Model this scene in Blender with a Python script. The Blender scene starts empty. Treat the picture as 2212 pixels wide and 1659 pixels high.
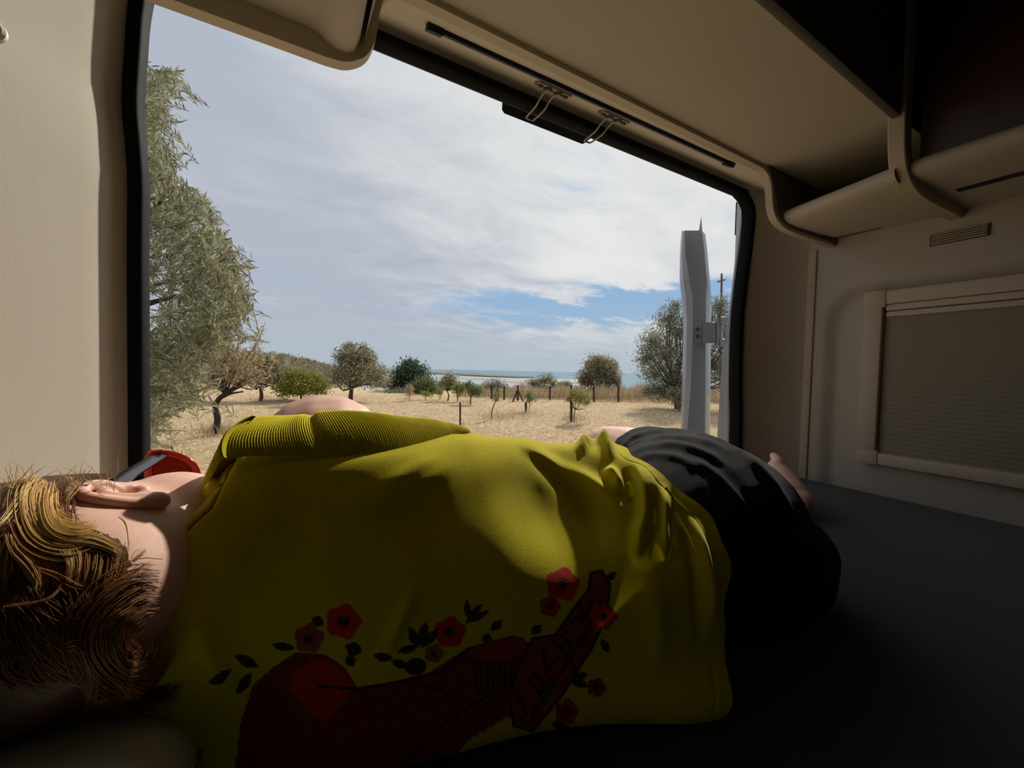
import bpy, bmesh, math, random
import numpy as np
from mathutils import Vector, Matrix, noise as mnoise

scene = bpy.context.scene
COL = scene.collection

# ------------------------------------------------------------------ camera
# van axes: X to the right along the rear doorway, Y out through the doorway,
# Z up; z = 0 is the mattress top, the soil outside lies at GZ
F_PX, CU, CV = 831.0, 1106.0, 829.5
PSI, TH, RO = math.radians(29.3), math.radians(1.98), math.radians(1.23)
CAM_H = 0.345
GZ = -1.36
CAM = np.array([0.0, 0.0, CAM_H])
_f0 = np.array([math.sin(PSI), math.cos(PSI), 0]); _r0 = np.array([math.cos(PSI), -math.sin(PSI), 0]); _z = np.array([0, 0, 1.0])
FW = _f0 * math.cos(TH) - _z * math.sin(TH); _u0 = _z * math.cos(TH) + _f0 * math.sin(TH)
CR = math.cos(RO) * _r0 + math.sin(RO) * _u0
CUP = -math.sin(RO) * _r0 + math.cos(RO) * _u0
cd = bpy.data.cameras.new('camera'); cam = bpy.data.objects.new('camera', cd); COL.objects.link(cam)
cd.sensor_fit = 'HORIZONTAL'; cd.sensor_width = 36.0; cd.lens = F_PX / 2212 * 36.0
cd.clip_start = 0.01; cd.clip_end = 60000
M = Matrix.Identity(4)
for i in range(3):
    M[i][0] = CR[i]; M[i][1] = CUP[i]; M[i][2] = -FW[i]; M[i][3] = CAM[i]
cam.matrix_world = M
scene.camera = cam

def ray(u, v): return FW * F_PX + CR * (u - CU) - CUP * (v - CV)
def onX(u, v, X): d = ray(u, v); return CAM + d * (X / d[0])
def onY(u, v, Y): d = ray(u, v); return CAM + d * (Y / d[1])
def onZ(u, v, Z): d = ray(u, v); return CAM + d * ((Z - CAM_H) / d[2])
def dep(u, v, D): return CAM + ray(u, v) * (D / F_PX)
def proj(P):
    q = np.asarray(P, float) - CAM; w = q @ FW
    return CU + F_PX * (q @ CR) / w, CV - F_PX * (q @ CUP) / w, w

# ------------------------------------------------------------------ light
SUN_AZ, SUN_EL = math.radians(54), math.radians(36)
SUN = Vector((math.sin(SUN_AZ) * math.cos(SUN_EL), math.cos(SUN_AZ) * math.cos(SUN_EL), math.sin(SUN_EL)))
sd = bpy.data.lights.new('sun', 'SUN'); sd.energy = 4.3; sd.angle = math.radians(1.4); sd.color = (1.0, 0.93, 0.82)
sun = bpy.data.objects.new('sun', sd); COL.objects.link(sun)
sun.rotation_euler = SUN.to_track_quat('Z', 'Y').to_euler(); sun.location = SUN * 30
vs = scene.view_settings
vs.view_transform = 'Standard'; vs.look = 'None'; vs.gamma = 1.0; vs.use_curve_mapping = False; vs.exposure = 0.0

def lin(r, g, b):
    f = lambda c: (c / 255) / 12.92 if c / 255 <= 0.04045 else ((c / 255 + 0.055) / 1.055) ** 2.4
    return (f(r), f(g), f(b), 1.0)

class NT:
    def __init__(s, tree): s.t = tree; s.n = tree.nodes; s.l = tree.links
    def new(s, typ, **kw):
        n = s.n.new(typ)
        for k, v in kw.items(): setattr(n, k, v)
        return n
    def put(s, val, sock):
        if isinstance(val, bpy.types.NodeSocket): s.l.new(val, sock)
        else: sock.default_value = val
    def math(s, op, a, b=0.0, c=None, clamp=False):
        n = s.new('ShaderNodeMath', operation=op, use_clamp=clamp); s.put(a, n.inputs[0]); s.put(b, n.inputs[1])
        if c is not None: s.put(c, n.inputs[2])
        return n.outputs[0]
    def vmath(s, op, a, b=None):
        n = s.new('ShaderNodeVectorMath', operation=op); s.put(a, n.inputs[0])
        if b is not None: s.put(b, n.inputs[1])
        return n
    def mix(s, f, a, b, blend='MIX'):
        n = s.new('ShaderNodeMix', data_type='RGBA', blend_type=blend); s.put(f, n.inputs[0]); s.put(a, n.inputs[6]); s.put(b, n.inputs[7])
        return n.outputs[2]
    def ramp(s, v, lo, hi, a=0.0, b=1.0):
        n = s.new('ShaderNodeMapRange', interpolation_type='SMOOTHSTEP'); s.put(v, n.inputs[0])
        n.inputs[1].default_value = lo; n.inputs[2].default_value = hi; n.inputs[3].default_value = a; n.inputs[4].default_value = b
        return n.outputs[0]
    def noise(s, vec, scale, detail=4, rough=0.55, dist=0.0):
        n = s.new('ShaderNodeTexNoise'); n.noise_dimensions = '3D'
        if vec is not None: s.l.new(vec, n.inputs['Vector'])
        n.inputs['Scale'].default_value = scale; n.inputs['Detail'].default_value = detail
        n.inputs['Roughness'].default_value = rough; n.inputs['Distortion'].default_value = dist
        return n.outputs[0]

# sky: thin high overcast with blue gaps low on the seaward side
world = bpy.data.worlds.new('world'); scene.world = world; world.use_nodes = True
w = NT(world.node_tree); w.n.clear()
tc = w.new('ShaderNodeTexCoord').outputs['Generated']
sep = w.new('ShaderNodeSeparateXYZ'); w.l.new(tc, sep.inputs[0])
dz = w.math('MAXIMUM', sep.outputs[2], 0.0)
den = w.math('ADD', dz, 0.16)
comb = w.new('ShaderNodeCombineXYZ')
w.put(w.math('DIVIDE', sep.outputs[0], den), comb.inputs[0]); w.put(w.math('DIVIDE', sep.outputs[1], den), comb.inputs[1])
mp = w.new('ShaderNodeMapping'); w.l.new(comb.outputs[0], mp.inputs[0]); mp.inputs['Rotation'].default_value = (0, 0, math.radians(34)); mp.inputs['Scale'].default_value = (0.75, 1.25, 1)
mp.inputs['Location'].default_value = (0.9, 2.3, 0)
n1 = w.noise(mp.outputs[0], 0.9, 7, 0.56, 0.5)
n2 = w.noise(mp.outputs[0], 2.4, 6, 0.6, 0.4)
n3 = w.noise(mp.outputs[0], 0.45, 3, 0.5, 0.2)
def blob(u, v, k):
    d = ray(u, v); d = d / np.linalg.norm(d)
    dt = w.vmath('DOT_PRODUCT', tc, tuple(d)).outputs['Value']
    return w.math('EXPONENT', w.math('MULTIPLY', w.math('SUBTRACT', dt, 1.0), k))
blue = w.mix(w.ramp(dz, 0.0, 0.30), lin(164, 188, 208), lin(140, 178, 218))
band = w.math('EXPONENT', w.math('MULTIPLY', w.math('POWER', w.math('DIVIDE', w.math('SUBTRACT', dz, 0.165), 0.055), 2.0), -1.0))
n4 = w.noise(mp.outputs[0], 1.7, 6, 0.6, 0.6)
band = w.math('MULTIPLY', band, w.ramp(n4, 0.36, 0.58, 0.25, 1.15))
gap = w.math('ADD', w.math('MULTIPLY', w.math('MULTIPLY', blob(1420, 640, 9), band), 0.62), w.math('MULTIPLY', blob(1270, 425, 150), 0.17))
white = w.math('ADD', w.math('MULTIPLY', blob(1280, 540, 130), 0.16), w.math('MULTIPLY', blob(1480, 470, 50), 0.10))
cov = w.math('ADD', w.math('MULTIPLY', n1, 0.45), w.math('MULTIPLY', n2, 0.45))
cov = w.math('ADD', w.math('SUBTRACT', w.math('ADD', cov, 0.20), gap), white)
cov = w.ramp(cov, 0.32, 0.62)
tint = w.math('ADD', w.math('MULTIPLY', n3, 0.45), w.math('MULTIPLY', n2, 0.55))
sund = w.vmath('DOT_PRODUCT', tc, tuple(SUN)).outputs['Value']
glow = w.ramp(sund, 0.55, 1.0, 0.0, 0.34)
tint = w.ramp(w.math('ADD', w.math('ADD', tint, glow), white), 0.50, 1.02)
cloud = w.mix(tint, lin(178, 185, 199), lin(232, 233, 231))
sky = w.mix(cov, blue, cloud)
haze = w.ramp(dz, 0.0, 0.15, 0.9, 0.0)
sky = w.mix(haze, sky, lin(176, 190, 200))
bg = w.new('ShaderNodeBackground'); w.l.new(sky, bg.inputs[0]); bg.inputs[1].default_value = 1.0
wo = w.new('ShaderNodeOutputWorld'); w.l.new(bg.outputs[0], wo.inputs[0])

# ------------------------------------------------------------------ helpers
MATS = {}
def mat(name, col, rough=0.6, var=0.0, vscale=20, bump=0.0, bscale=200, spec=0.5, metal=0.0, col2=None, sub=0.0, coat=0.0, trans=0.0, sheen=0.0):
    if name in MATS: return MATS[name]
    m = bpy.data.materials.new(name); m.use_nodes = True; t = NT(m.node_tree)
    b = t.n['Principled BSDF']; c = lin(*col)
    tcn = t.new('ShaderNodeTexCoord').outputs['Object']
    if var > 0 or col2:
        c2 = lin(*col2) if col2 else tuple(min(1, x * (1 - var)) for x in c[:3]) + (1,)
        nz = t.noise(tcn, vscale, 5, 0.6)
        t.l.new(t.mix(t.ramp(nz, 0.3, 0.7), c, c2), b.inputs['Base Color'])
    else: b.inputs['Base Color'].default_value = c
    b.inputs['Roughness'].default_value = rough; b.inputs['Metallic'].default_value = metal
    b.inputs['Specular IOR Level'].default_value = spec
    if sub: b.inputs['Subsurface Weight'].default_value = sub; b.inputs['Subsurface Radius'].default_value = (0.012, 0.005, 0.003); b.inputs['Subsurface Scale'].default_value = 0.5
    if coat: b.inputs['Coat Weight'].default_value = coat
    if sheen: b.inputs['Sheen Weight'].default_value = sheen; b.inputs['Sheen Roughness'].default_value = 0.5
    if trans: b.inputs['Transmission Weight'].default_value = trans
    if bump:
        bn = t.new('ShaderNodeBump'); bn.inputs['Strength'].default_value = bump; bn.inputs['Distance'].default_value = 0.002
        t.l.new(t.noise(tcn, bscale, 3, 0.6), bn.inputs['Height']); t.l.new(bn.outputs[0], b.inputs['Normal'])
    MATS[name] = m
    return m

def mesh_obj(name, verts, faces, m=None, parent=None, smooth=True, loc=None):
    me = bpy.data.meshes.new(name)
    if isinstance(verts, np.ndarray): verts = verts.tolist()
    me.from_pydata(verts, [], faces if isinstance(faces, list) else faces.tolist()); me.update()
    if smooth: me.polygons.foreach_set('use_smooth', [True] * len(me.polygons))
    o = bpy.data.objects.new(name, me); COL.objects.link(o)
    if m: me.materials.append(m)
    if parent:
        o.parent = parent; o.matrix_parent_inverse = Matrix.Translation(-Vector(parent.location))
    return o
def thing(name, label, cat, loc=(0, 0, 0), group=None):
    o = bpy.data.objects.new(name, None); COL.objects.link(o); o.location = loc; o.empty_display_size = 0.05
    tag(o, label, cat, group); return o
def tag(o, label, cat, group=None):
    o['label'] = label; o['category'] = cat
    if group: o['group'] = group
    return o
def struct(o, label=None):
    o['kind'] = 'structure'
    if label: o['label'] = label
    return o
def shade_auto(o, ang=35):
    me = o.data; bm = bmesh.new(); bm.from_mesh(me)
    for e in bm.edges:
        e.smooth = not (len(e.link_faces) == 2 and e.calc_face_angle(0) > math.radians(ang))
    for f in bm.faces: f.smooth = True
    bm.to_mesh(me); bm.free(); return o

class MB:
    """collects shapes for ONE mesh"""
    def __init__(s): s.v = []; s.f = []
    def add(s, v, f):
        k = len(s.v); s.v += [tuple(map(float, p)) for p in v]; s.f += [tuple(i + k for i in q) for q in f]; return s
    def box(s, lo, hi):
        x0, y0, z0 = lo; x1, y1, z1 = hi
        return s.add([(x0, y0, z0), (x1, y0, z0), (x1, y1, z0), (x0, y1, z0), (x0, y0, z1), (x1, y0, z1), (x1, y1, z1), (x0, y1, z1)],
                     [(0, 3, 2, 1), (4, 5, 6, 7), (0, 1, 5, 4), (1, 2, 6, 5), (2, 3, 7, 6), (3, 0, 4, 7)])
    def tube(s, path, rad, n=8, closed=False, sec=None, up=None, caps=True):
        P = [np.array(p, float) for p in path]; N = len(P)
        R = [rad] * N if np.isscalar(rad) else list(rad)
        T = []
        for i in range(N):
            a = P[(i - 1) % N] if (closed or i > 0) else P[i]; b = P[(i + 1) % N] if (closed or i < N - 1) else P[i]
            d = b - a; T.append(d / (np.linalg.norm(d) + 1e-12))
        ref = np.array(up, float) if up is not None else (np.array([0, 0, 1.0]) if abs(T[0][2]) < 0.9 else np.array([1.0, 0, 0]))
        if sec is None: sec = [(math.cos(2 * math.pi * k / n), math.sin(2 * math.pi * k / n)) for k in range(n)]
        n = len(sec); V = []
        A = None
        for i in range(N):
            if up is not None: a = ref - T[i] * (ref @ T[i])
            else: a = (ref if A is None else A) - T[i] * ((ref if A is None else A) @ T[i])
            a = a / (np.linalg.norm(a) + 1e-12); A = a; b = np.cross(T[i], a)
            for (p, q) in sec: V.append(P[i] + (a * p + b * q) * R[i])
        Fc = []
        for i in range(N if closed else N - 1):
            j = (i + 1) % N
            for k in range(n): Fc.append((i * n + k, i * n + (k + 1) % n, j * n + (k + 1) % n, j * n + k))
        if caps and not closed:
            Fc.append(tuple(range(n - 1, -1, -1))); Fc.append(tuple((N - 1) * n + k for k in range(n)))
        return s.add(V, Fc)
    def prism(s, poly, axis, a, b):
        """polygon (list of 2-tuples in the two other axes) extruded along axis from a to b"""
        n = len(poly)
        def P(p, t):
            q = list(p); q.insert(axis, t); return tuple(q)
        V = [P(p, a) for p in poly] + [P(p, b) for p in poly]
        Fc = [(k, (k + 1) % n, n + (k + 1) % n, n + k) for k in range(n)] + [tuple(range(n - 1, -1, -1)), tuple(range(n, 2 * n))]
        return s.add(V, Fc)
    def ball(s, c, r, nu=12, nv=8):
        r = (r, r, r) if np.isscalar(r) else r
        V = []; Fc = []
        for i in range(nv + 1):
            th = math.pi * i / nv
            for k in range(nu):
                ph = 2 * math.pi * k / nu
                V.append((c[0] + r[0] * math.sin(th) * math.cos(ph), c[1] + r[1] * math.sin(th) * math.sin(ph), c[2] + r[2] * math.cos(th)))
        for i in range(nv):
            for k in range(nu): Fc.append((i * nu + k, (i + 1) * nu + k, (i + 1) * nu + (k + 1) % nu, i * nu + (k + 1) % nu))
        return s.add(V, Fc)
    def build(s, name, m=None, parent=None, smooth=True, bevel=0.0, seg=2, auto=35):
        o = mesh_obj(name, s.v, s.f, m, parent, smooth)
        bm = bmesh.new(); bm.from_mesh(o.data)
        bmesh.ops.recalc_face_normals(bm, faces=bm.faces)
        if bevel:
            es = [e for e in bm.edges if len(e.link_faces) == 2 and e.calc_face_angle(0) > math.radians(30)]
            bmesh.ops.bevel(bm, geom=es, offset=bevel, segments=seg, affect='EDGES', profile=0.5, clamp_overlap=True)
        bm.to_mesh(o.data); bm.free()
        if smooth: shade_auto(o, auto)
        return o

def smooth_path(pts, n=8, closed=False):
    """Catmull-Rom through the points"""
    P = [np.array(p, float) for p in pts]; N = len(P); out = []
    rng = range(N) if closed else range(N - 1)
    for i in rng:
        p0 = P[i - 1] if (closed or i > 0) else 2 * P[0] - P[1]
        p1 = P[i]; p2 = P[(i + 1) % N]
        p3 = P[(i + 2) % N] if (closed or i + 2 < N) else 2 * P[-1] - P[-2]
        for k in range(n):
            t = k / n
            out.append(0.5 * ((2 * p1) + (p2 - p0) * t + (2 * p0 - 5 * p1 + 4 * p2 - p3) * t * t + (3 * p1 - p0 - 3 * p2 + p3) * t ** 3))
    if not closed: out.append(P[-1])
    return out
def grid_faces(nu, nv, closed_v=False, flip=False):
    """vertex index i*nv + j"""
    i, j = np.meshgrid(np.arange(nu - 1), np.arange(nv if closed_v else nv - 1), indexing='ij')
    a = (i * nv + j).ravel(); b = (i * nv + (j + 1) % nv).ravel(); c = ((i + 1) * nv + (j + 1) % nv).ravel(); d = ((i + 1) * nv + j).ravel()
    q = np.stack([a, b, c, d], 1)
    return q[:, ::-1] if flip else q
# ------------------------------------------------------------------ van interior
WX, LX = 1.53, -0.375            # inner faces of the right and left side walls
YF, Y2 = 0.6135, 0.341           # rear rim of the overhead unit, its front plane
beige = mat('beige_panel', (192, 184, 168), 0.75, 0.04, 3, 0.25, 900)
beige_trim = mat('beige_trim', (196, 182, 160), 0.55, 0.04, 5)
beige_dark = mat('grey_or_shaded_lining', (96, 92, 84), 0.9, 0.1, 30, 0.3, 900)  # lining grey, also used where shade is put into the colour
rubber = mat('black_rubber', (6, 7, 11), 0.7, spec=0.15)
blackp = mat('black_plastic', (9, 9, 12), 0.5, spec=.3)
steel = mat('zinc_steel', (150, 142, 128), 0.42, 0.12, 60, metal=0.9)
steel_dark = mat('aged_screw', (120, 108, 92), 0.4, metal=0.9)
silver = mat('silver_paint', (146, 149, 156), 0.42, 0.03, 10, metal=0.15, coat=0.2)
shellm = mat('van_shell', (205, 206, 206), 0.35, coat=0.4)
wood = mat('dark_wood', (62, 36, 22), 0.45, col2=(44, 25, 16), vscale=9)

def profile_wall(name, prof, z0, z1, m, nz=40, warp=None):
    """vertical panel swept along an XY profile; warp(z) -> (dx, dy) fades along the profile weights"""
    V = []; 
    for i in range(nz):
        zz = z0 + (z1 - z0) * i / (nz - 1)
        for (x, y, wgt) in prof:
            dx = warp(zz) * wgt if warp else 0
            V.append((x + dx, y, zz))
    return mesh_obj(name, V, grid_faces(nz, len(prof)), m)

def interp(z, tab):
    zs = [t[0] for t in tab]; return float(np.interp(z, zs, [t[1] for t in tab]))
def jamb_r(z): # inner edge of the right jamb
    return interp(z, [(-.4, 1.342), (.118, 1.337), (.33, 1.322), (.523, 1.317), (.65, 1.330), (.78, 1.350), (.885, 1.362), (1.2, 1.362)])
def jamb_l(z):
    return interp(z, [(-.4, -.199), (.21, -.198), (.50, -.1965), (.605, -.195), (.66, -.197), (.722, -.200), (.80, -.196), (.886, -.190), (1.2, -.180)])

# right side wall with the shallow moulded recess around the window
ys = np.concatenate([np.linspace(-2.2, -0.4, 10), np.linspace(-0.38, 0.665, 130)]); zs = np.concatenate([np.linspace(-0.3, 0.0, 4), np.linspace(0.01, 0.80, 100), np.linspace(0.83, 1.26, 8)])
YY, ZZ = np.meshgrid(ys, zs, indexing='ij')
cy, cz, hy, hz, rr = -0.20, 0.22, 0.80, 0.405, 0.10
qx = np.abs(YY - cy) - hy + rr; qz = np.abs(ZZ - cz) - hz + rr
sdf = np.hypot(np.maximum(qx, 0), np.maximum(qz, 0)) + np.minimum(np.maximum(qx, qz), 0) - rr
tt = np.clip((-sdf + 0.022) / 0.044, 0, 1); tt = tt * tt * (3 - 2 * tt)
XX = WX + 0.026 * tt
o = mesh_obj('wall_right', np.stack([XX, YY, ZZ], 2).reshape(-1, 3), grid_faces(len(ys), len(zs)), beige); struct(o, 'beige moulded right side wall of the van')
# seam strip with its screws
m = MB(); m.tube([(WX - 0.004, 0.655, -0.1), (WX - 0.004, 0.655, 0.772)], 1, sec=[(-.006, -.011), (.004, -.011), (.006, -.006), (.006, .006), (.004, .011), (-.006, .011)], up=(-1, 0, 0))
o = m.build('trim_1', beige_trim); struct(o, 'beige vertical joint strip beside the window wall')
for zz in (0.03, 0.33, 0.655):
    s = MB().ball((WX - 0.010, 0.655, zz), (0.003, 0.006, 0.006), 10, 6).build('screw', beige_trim, o)
# right rear pillar panel
pr = [(WX + .002, .66, 0), (WX - .004, .672, 0), (WX - .03, .70, .1), (1.46, .735, .5), (1.415, .755, .8), (1.385, .765, 1), (1.368, .772, 1), (1.362, .80, 1)]
o = profile_wall('wall_pillar_right', pr, -0.3, 1.0, beige, 60, lambda z: jamb_r(z) - 1.342); struct(o, 'beige pillar lining right of the rear doorway')
# left rear pillar panel and left wall
pl = [(-.206, .80, 1), (-.208, .786, 1), (-.212, .779, 1), (-.222, .774, 1), (-.229, .766, .9), (-.234, .748, .8), (-.247, .72, .5), (-.281, .655, .2), (-.320, .585, 0), (-.346, .53, 0), (-.366, .47, 0), (LX, .44, 0), (LX, -2.2, 0)]
o = profile_wall('wall_left', pl, -0.3, 1.26, beige, 70, lambda z: 1.6 * (jamb_l(z) + .198)); struct(o, 'beige pillar lining and side wall left of the doorway')
# header between the doorway seal and the overhead unit
hd = [(.835, 1.08), (.815, .992), (.805, .974), (.793, .985), (.775, .990), (.745, .978), (.70, .952), (.655, .929), (.63, .917), (.606, .908)]
V = []; xs = np.linspace(LX, WX, 40)
for x in xs:
    for (y, z) in hd: V.append((x, y, z))
o = mesh_obj('wall_rear', V, grid_faces(len(xs), len(hd)), beige); struct(o, 'beige header lining above the rear doorway')
def on_header(u, v, off=0.0):
    p0 = np.array([0, .745, .978]); n = np.cross([1, 0, 0], np.array([0, .655, .929]) - p0); n /= np.linalg.norm(n)
    if n[2] > 0: n = -n
    p0 = p0 + n * off; d = ray(u, v); return CAM + d * (((p0 - CAM) @ n) / (d @ n)), n

# rubber seal round the doorway
inner = [(-.2, -.35), (-.198, .21)] + [(jamb_l(z), z) for z in (.5, .605, .66, .722, .80, .86)] + [(-.183, .905), (-.160, .936), (-.12, .951), (0, .953), (.42, .953), (1.25, .953), (1.305, .951), (1.342, .934), (1.360, .905)] + [(jamb_r(z), z) for z in (.86, .78, .65, .523, .33, .118, -.35)]
pth = smooth_path([(x, .7835, z) for x, z in inner], 5)
c0 = np.array([.58, .7835, .4]); pth2 = []
for i, p in enumerate(pth):
    a = pth[max(i - 1, 0)]; b = pth[min(i + 1, len(pth) - 1)]; t = (b - a) / np.linalg.norm(b - a)
    nrm = np.array([-t[2], 0, t[0]]); nrm = nrm if nrm @ (p - c0) > 0 else -nrm
    pth2.append(p + nrm * .010)
sec = [(math.copysign(abs(math.cos(a)) ** .6, math.cos(a)) * .0185, math.copysign(abs(math.sin(a)) ** .6, math.sin(a)) * .0105) for a in np.linspace(0, 2 * math.pi, 20, endpoint=False)]
seal = MB().tube(pth2, 1, sec=sec, up=(0, 1, 0)).build('door_seal', rubber)
tag(seal, 'black rubber seal running round the open rear doorway', 'seal')
lip = MB().tube([p + np.array([0, .022, 0]) for p in pth2], .0035, 8).build('lip', rubber, seal)

# overhead unit above the doorway: rim, underside, front face
ov = thing('overhead_locker', 'beige overhead storage moulding spanning above the rear doorway', 'locker', (.6, .48, .90))
rim = [(LX, .7645), (-.1, .7655), (-.02, .766), (.015, .766), (.04, .7665), (.062, .771), (.084, .788), (.096, .815), (.101, .85), (.108, .880), (.122, .897), (.145, .9035), (.17, .904), (.2, .904), (.3, .9043), (.479, .9045), (.8, .905), (1.0, .9055), (1.05, .9055), (1.08, .9055), (1.103, .9025), (1.128, .887), (1.142, .855), (1.150, .818), (1.163, .795), (1.190, .778), (1.235, .769), (1.28, .768), (1.33, .768), (1.4, .770), (WX, .773)]
rp = smooth_path([(x, .604, z) for x, z in rim], 5)
def rimsec(d0, d1, h): return [(d0, 0), (d0, h), (d1, h), (d1, 0)]
MB().tube(rp, 1, sec=[(-.010, .000), (-.009, -.002), (.009, -.002), (.010, .0), (.010, .036), (-.010, .036)], up=(0, 1, 0)).build('rim', beige_trim, ov)
m = MB(); V = []
us = [(.082, .8), (.1, .875), (.13, .905), (.16, .911), (.5, .912), (1.05, .912), (1.10, .913), (1.16, .915), (1.3, .918), (WX - .02, .92)]
for y in (Y2, .45, .594):
    for x, z in us: V.append((x, y, z if y < .5 else z + .0))
mesh_obj('underside', V, grid_faces(3, len(us)), beige, ov)
MB().box((.083, Y2 - .016, .893), (1.10, Y2, 1.26)).build('front_face', beige_dark, ov, bevel=.004)  # dark colour carries the shade of a face turned from the doorway

# open corner shelf on the right, between the two rims
cs = thing('corner_shelf', 'open beige corner shelf right of the doorway under the ceiling', 'shelf', (1.35, .48, .78))
def tray(x_lip, y, zb=.0):
    x = x_lip
    return [(x + .055, y, .790 + zb), (x + .036, y, .803 + zb), (x + .018, y, .805 + zb), (x + .005, y, .799 + zb), (x - .001, y, .788 + zb), (x + .004, y, .777 + zb), (x + .022, y, .770 + zb), (x + .07, y, .768 + zb), (x + .2, y, .773 + zb), (WX + .01, y, .784 + zb)]
V = []; ny = 8
for i in range(ny):
    t = i / (ny - 1); y = .596 + (.338 - .596) * t
    V += tray(1.198 + (1.122 - 1.198) * t, y, .012 - .008 * t)
mesh_obj('tray', V, grid_faces(ny, 10), beige, cs)
m = MB().prism([(1.10, .93), (1.150, .845), (1.165, .80), (1.2, .783), (1.26, .775), (WX, .778), (WX, .93)], 1, .590, .595); m.build('end_panel', beige_dark, cs)  # cavity shade is put into the dark panel colour
MB().box((WX - .03, Y2, .79), (WX - .02, .592, .93)).build('back_panel', beige_dark, cs)  # back coloured dark too, for the shade inside the shelf

# locker along the right wall with its wooden door
lk = thing('side_locker', 'overhead locker on the right wall with dark wooden door', 'locker', (1.35, 0, .78))
rim2 = [(1.100, 1.25), (1.103, 1.0), (1.105, .93), (1.107, .88), (1.113, .835), (1.128, .797), (1.160, .775), (1.205, .763), (1.25, .761), (1.3, .762), (1.38, .766), (WX, .775)]
MB().tube(smooth_path([(x, Y2 - .007, z) for x, z in rim2], 6), 1, sec=[(-.014, .0), (-.012, -.002), (.012, -.002), (.014, .0), (.014, .034), (-.014, .034)], up=(0, 1, 0)).build('end_rim', beige_trim, lk)
V = []; ny = 12
for i in range(ny):
    V += tray(1.142, Y2 - .02 - 1.4 * i / (ny - 1), .012)
mesh_obj('trough', V, grid_faces(ny, 10), beige, lk)
dr = MB().box((1.160, -1.0, .806), (1.177, Y2 - .03, 1.20)).build('door', wood, lk, bevel=.003)
MB().box((1.322, -1.0, .7825), (1.345, Y2 - .05, .790)).build('slot', blackp, lk)
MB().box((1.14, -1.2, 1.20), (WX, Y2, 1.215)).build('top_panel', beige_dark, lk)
# locker on the left
ll = thing('side_locker', 'overhead locker tray with rounded lip above the left wall', 'locker', (-.15, 0, .79))
V = []
for i in range(ny):
    y = .596 - 1.6 * i / (ny - 1)
    V += [(LX - .01, y, .796), (-.2, y, .795), (.012, y, .794), (.026, y, .791), (.034, y, .784), (.046, y, .779), (.060, y, .779), (.070, y, .785), (.076, y, .80), (.079, y, .85), (.081, y, 1.26)]
mesh_obj('tray', V, grid_faces(ny, 11), beige, ll)

# ceiling, shell
o = MB().box((LX - .05, -2.25, 1.25), (WX + .05, .86, 1.30)).build('ceiling', beige_dark); struct(o, 'dark van ceiling lining')
o = MB().box((LX - .05, -2.3, -.2), (WX + .05, -2.25, 1.3)).build('wall_front', mat('light_block_wall', (40, 38, 35), .9)); struct(o, 'unseen dark wall added behind the camera to block light')  # unseen wall, added dark to keep light out from behind the camera
sh = MB()
sh.box((LX - .12, -2.3, -.9), (LX - .06, .80, 1.36)); sh.box((WX + .06, -2.3, -.9), (WX + .12, .80, 1.36)); sh.box((LX - .12, -2.3, 1.31), (WX + .12, .84, 1.38)); sh.box((LX - .12, -2.3, -.95), (WX + .12, .84, -.88))
sh.box((LX - .12, .80, 1.02), (WX + .12, .86, 1.36)); sh.box((LX - .12, .80, -.9), (-.222, .86, 1.0)); sh.box((1.42, .80, -.9), (WX + .12, .86, 1.0)); sh.box((LX - .12, .80, -.95), (WX + .12, .90, -.34)); 
o = sh.build('wall_outer', shellm, smooth=False); struct(o, 'painted outer body shell of the van')
# painted metal jamb outside the seal on the right
V = []; tabj = [(432, 1597), (508, 1593), (600, 1583), (682, 1572.5), (740, 1564), (764, 1560), (850, 1555), (932, 1550), (1100, 1541)]
for v, u in tabj:
    e = onY(u, v, .875); j = jamb_r(e[2])
    V += [(j + .014, .797, e[2]), (j + .006, .812, e[2]), (j + .010, .816, e[2]), (e[0], .875, e[2]), (e[0] + .03, .885, e[2]), (WX + .1, .885, e[2])]
o = mesh_obj('trim_2', V, grid_faces(len(tabj), 6), silver); struct(o, 'silver painted door jamb outside the rubber seal'); shade_auto(o, 25)
bp = MB(); p0 = onY(1594, 508, .86); p1 = onY(1597, 436, .86)
bp.box((p0[0] - .010, .825, p0[2]), (p0[0] + .03, .868, p1[2])); 
b_ = bp.build('door_buffer', blackp, bevel=.003); tag(b_, 'small black rubber buffer at top of the silver door jamb', 'buffer')

# window with blind on the right wall
wn = thing('window_1', '', 'window', (WX, .2, .35)); del wn['category']; struct(wn, 'beige framed side window with its blind drawn down')
yl, yr, zt, zb = .512, -.50, .606, .086
def wbox(y0, y1, z0, z1, x0, x1, name, mm, bev=.004, par=wn): return MB().box((x0, min(y0, y1), z0), (x1, max(y0, y1), z1)).build(name, mm, par, bevel=bev)
xf = WX - .012
wbox(yl, yl - .045, zb, zt, xf, WX + .03, 'side_rail', beige_trim, .006)
wbox(yr, yr + .045, zb, zt, xf, WX + .03, 'side_rail', beige_trim, .006)
wbox(yl - .0455, yr + .0455, zt - .041, zt - .0005, xf + .001, WX + .03, 'top_rail', beige_trim, .005)
wbox(yl - .0455, yr + .0455, zb + .0005, zb + .036, xf + .001, WX + .03, 'bottom_rail', beige_trim, .005)
wbox(yl - .0, yl - .052, zt - .05, zt + .003, xf - .003, WX + .02, 'corner_cap', beige_trim, .006)
wbox(yl - .0, yl - .052, zb - .003, zb + .042, xf - .003, WX + .02, 'corner_cap', beige_trim, .006)
wbox(yl - .05, yr + .05, zt - .060, zt - .042, xf + .006, WX + .02, 'blind_cassette', beige_trim, .003)
wbox(yl - .05, yr + .05, zt - .078, zt - .062, xf + .010, WX + .02, 'blind_bar', beige_trim, .003)
blindm = mat('blind_fabric', (150, 142, 122), 0.8, 0.06, 6)
V = []; nb = 66
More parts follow.
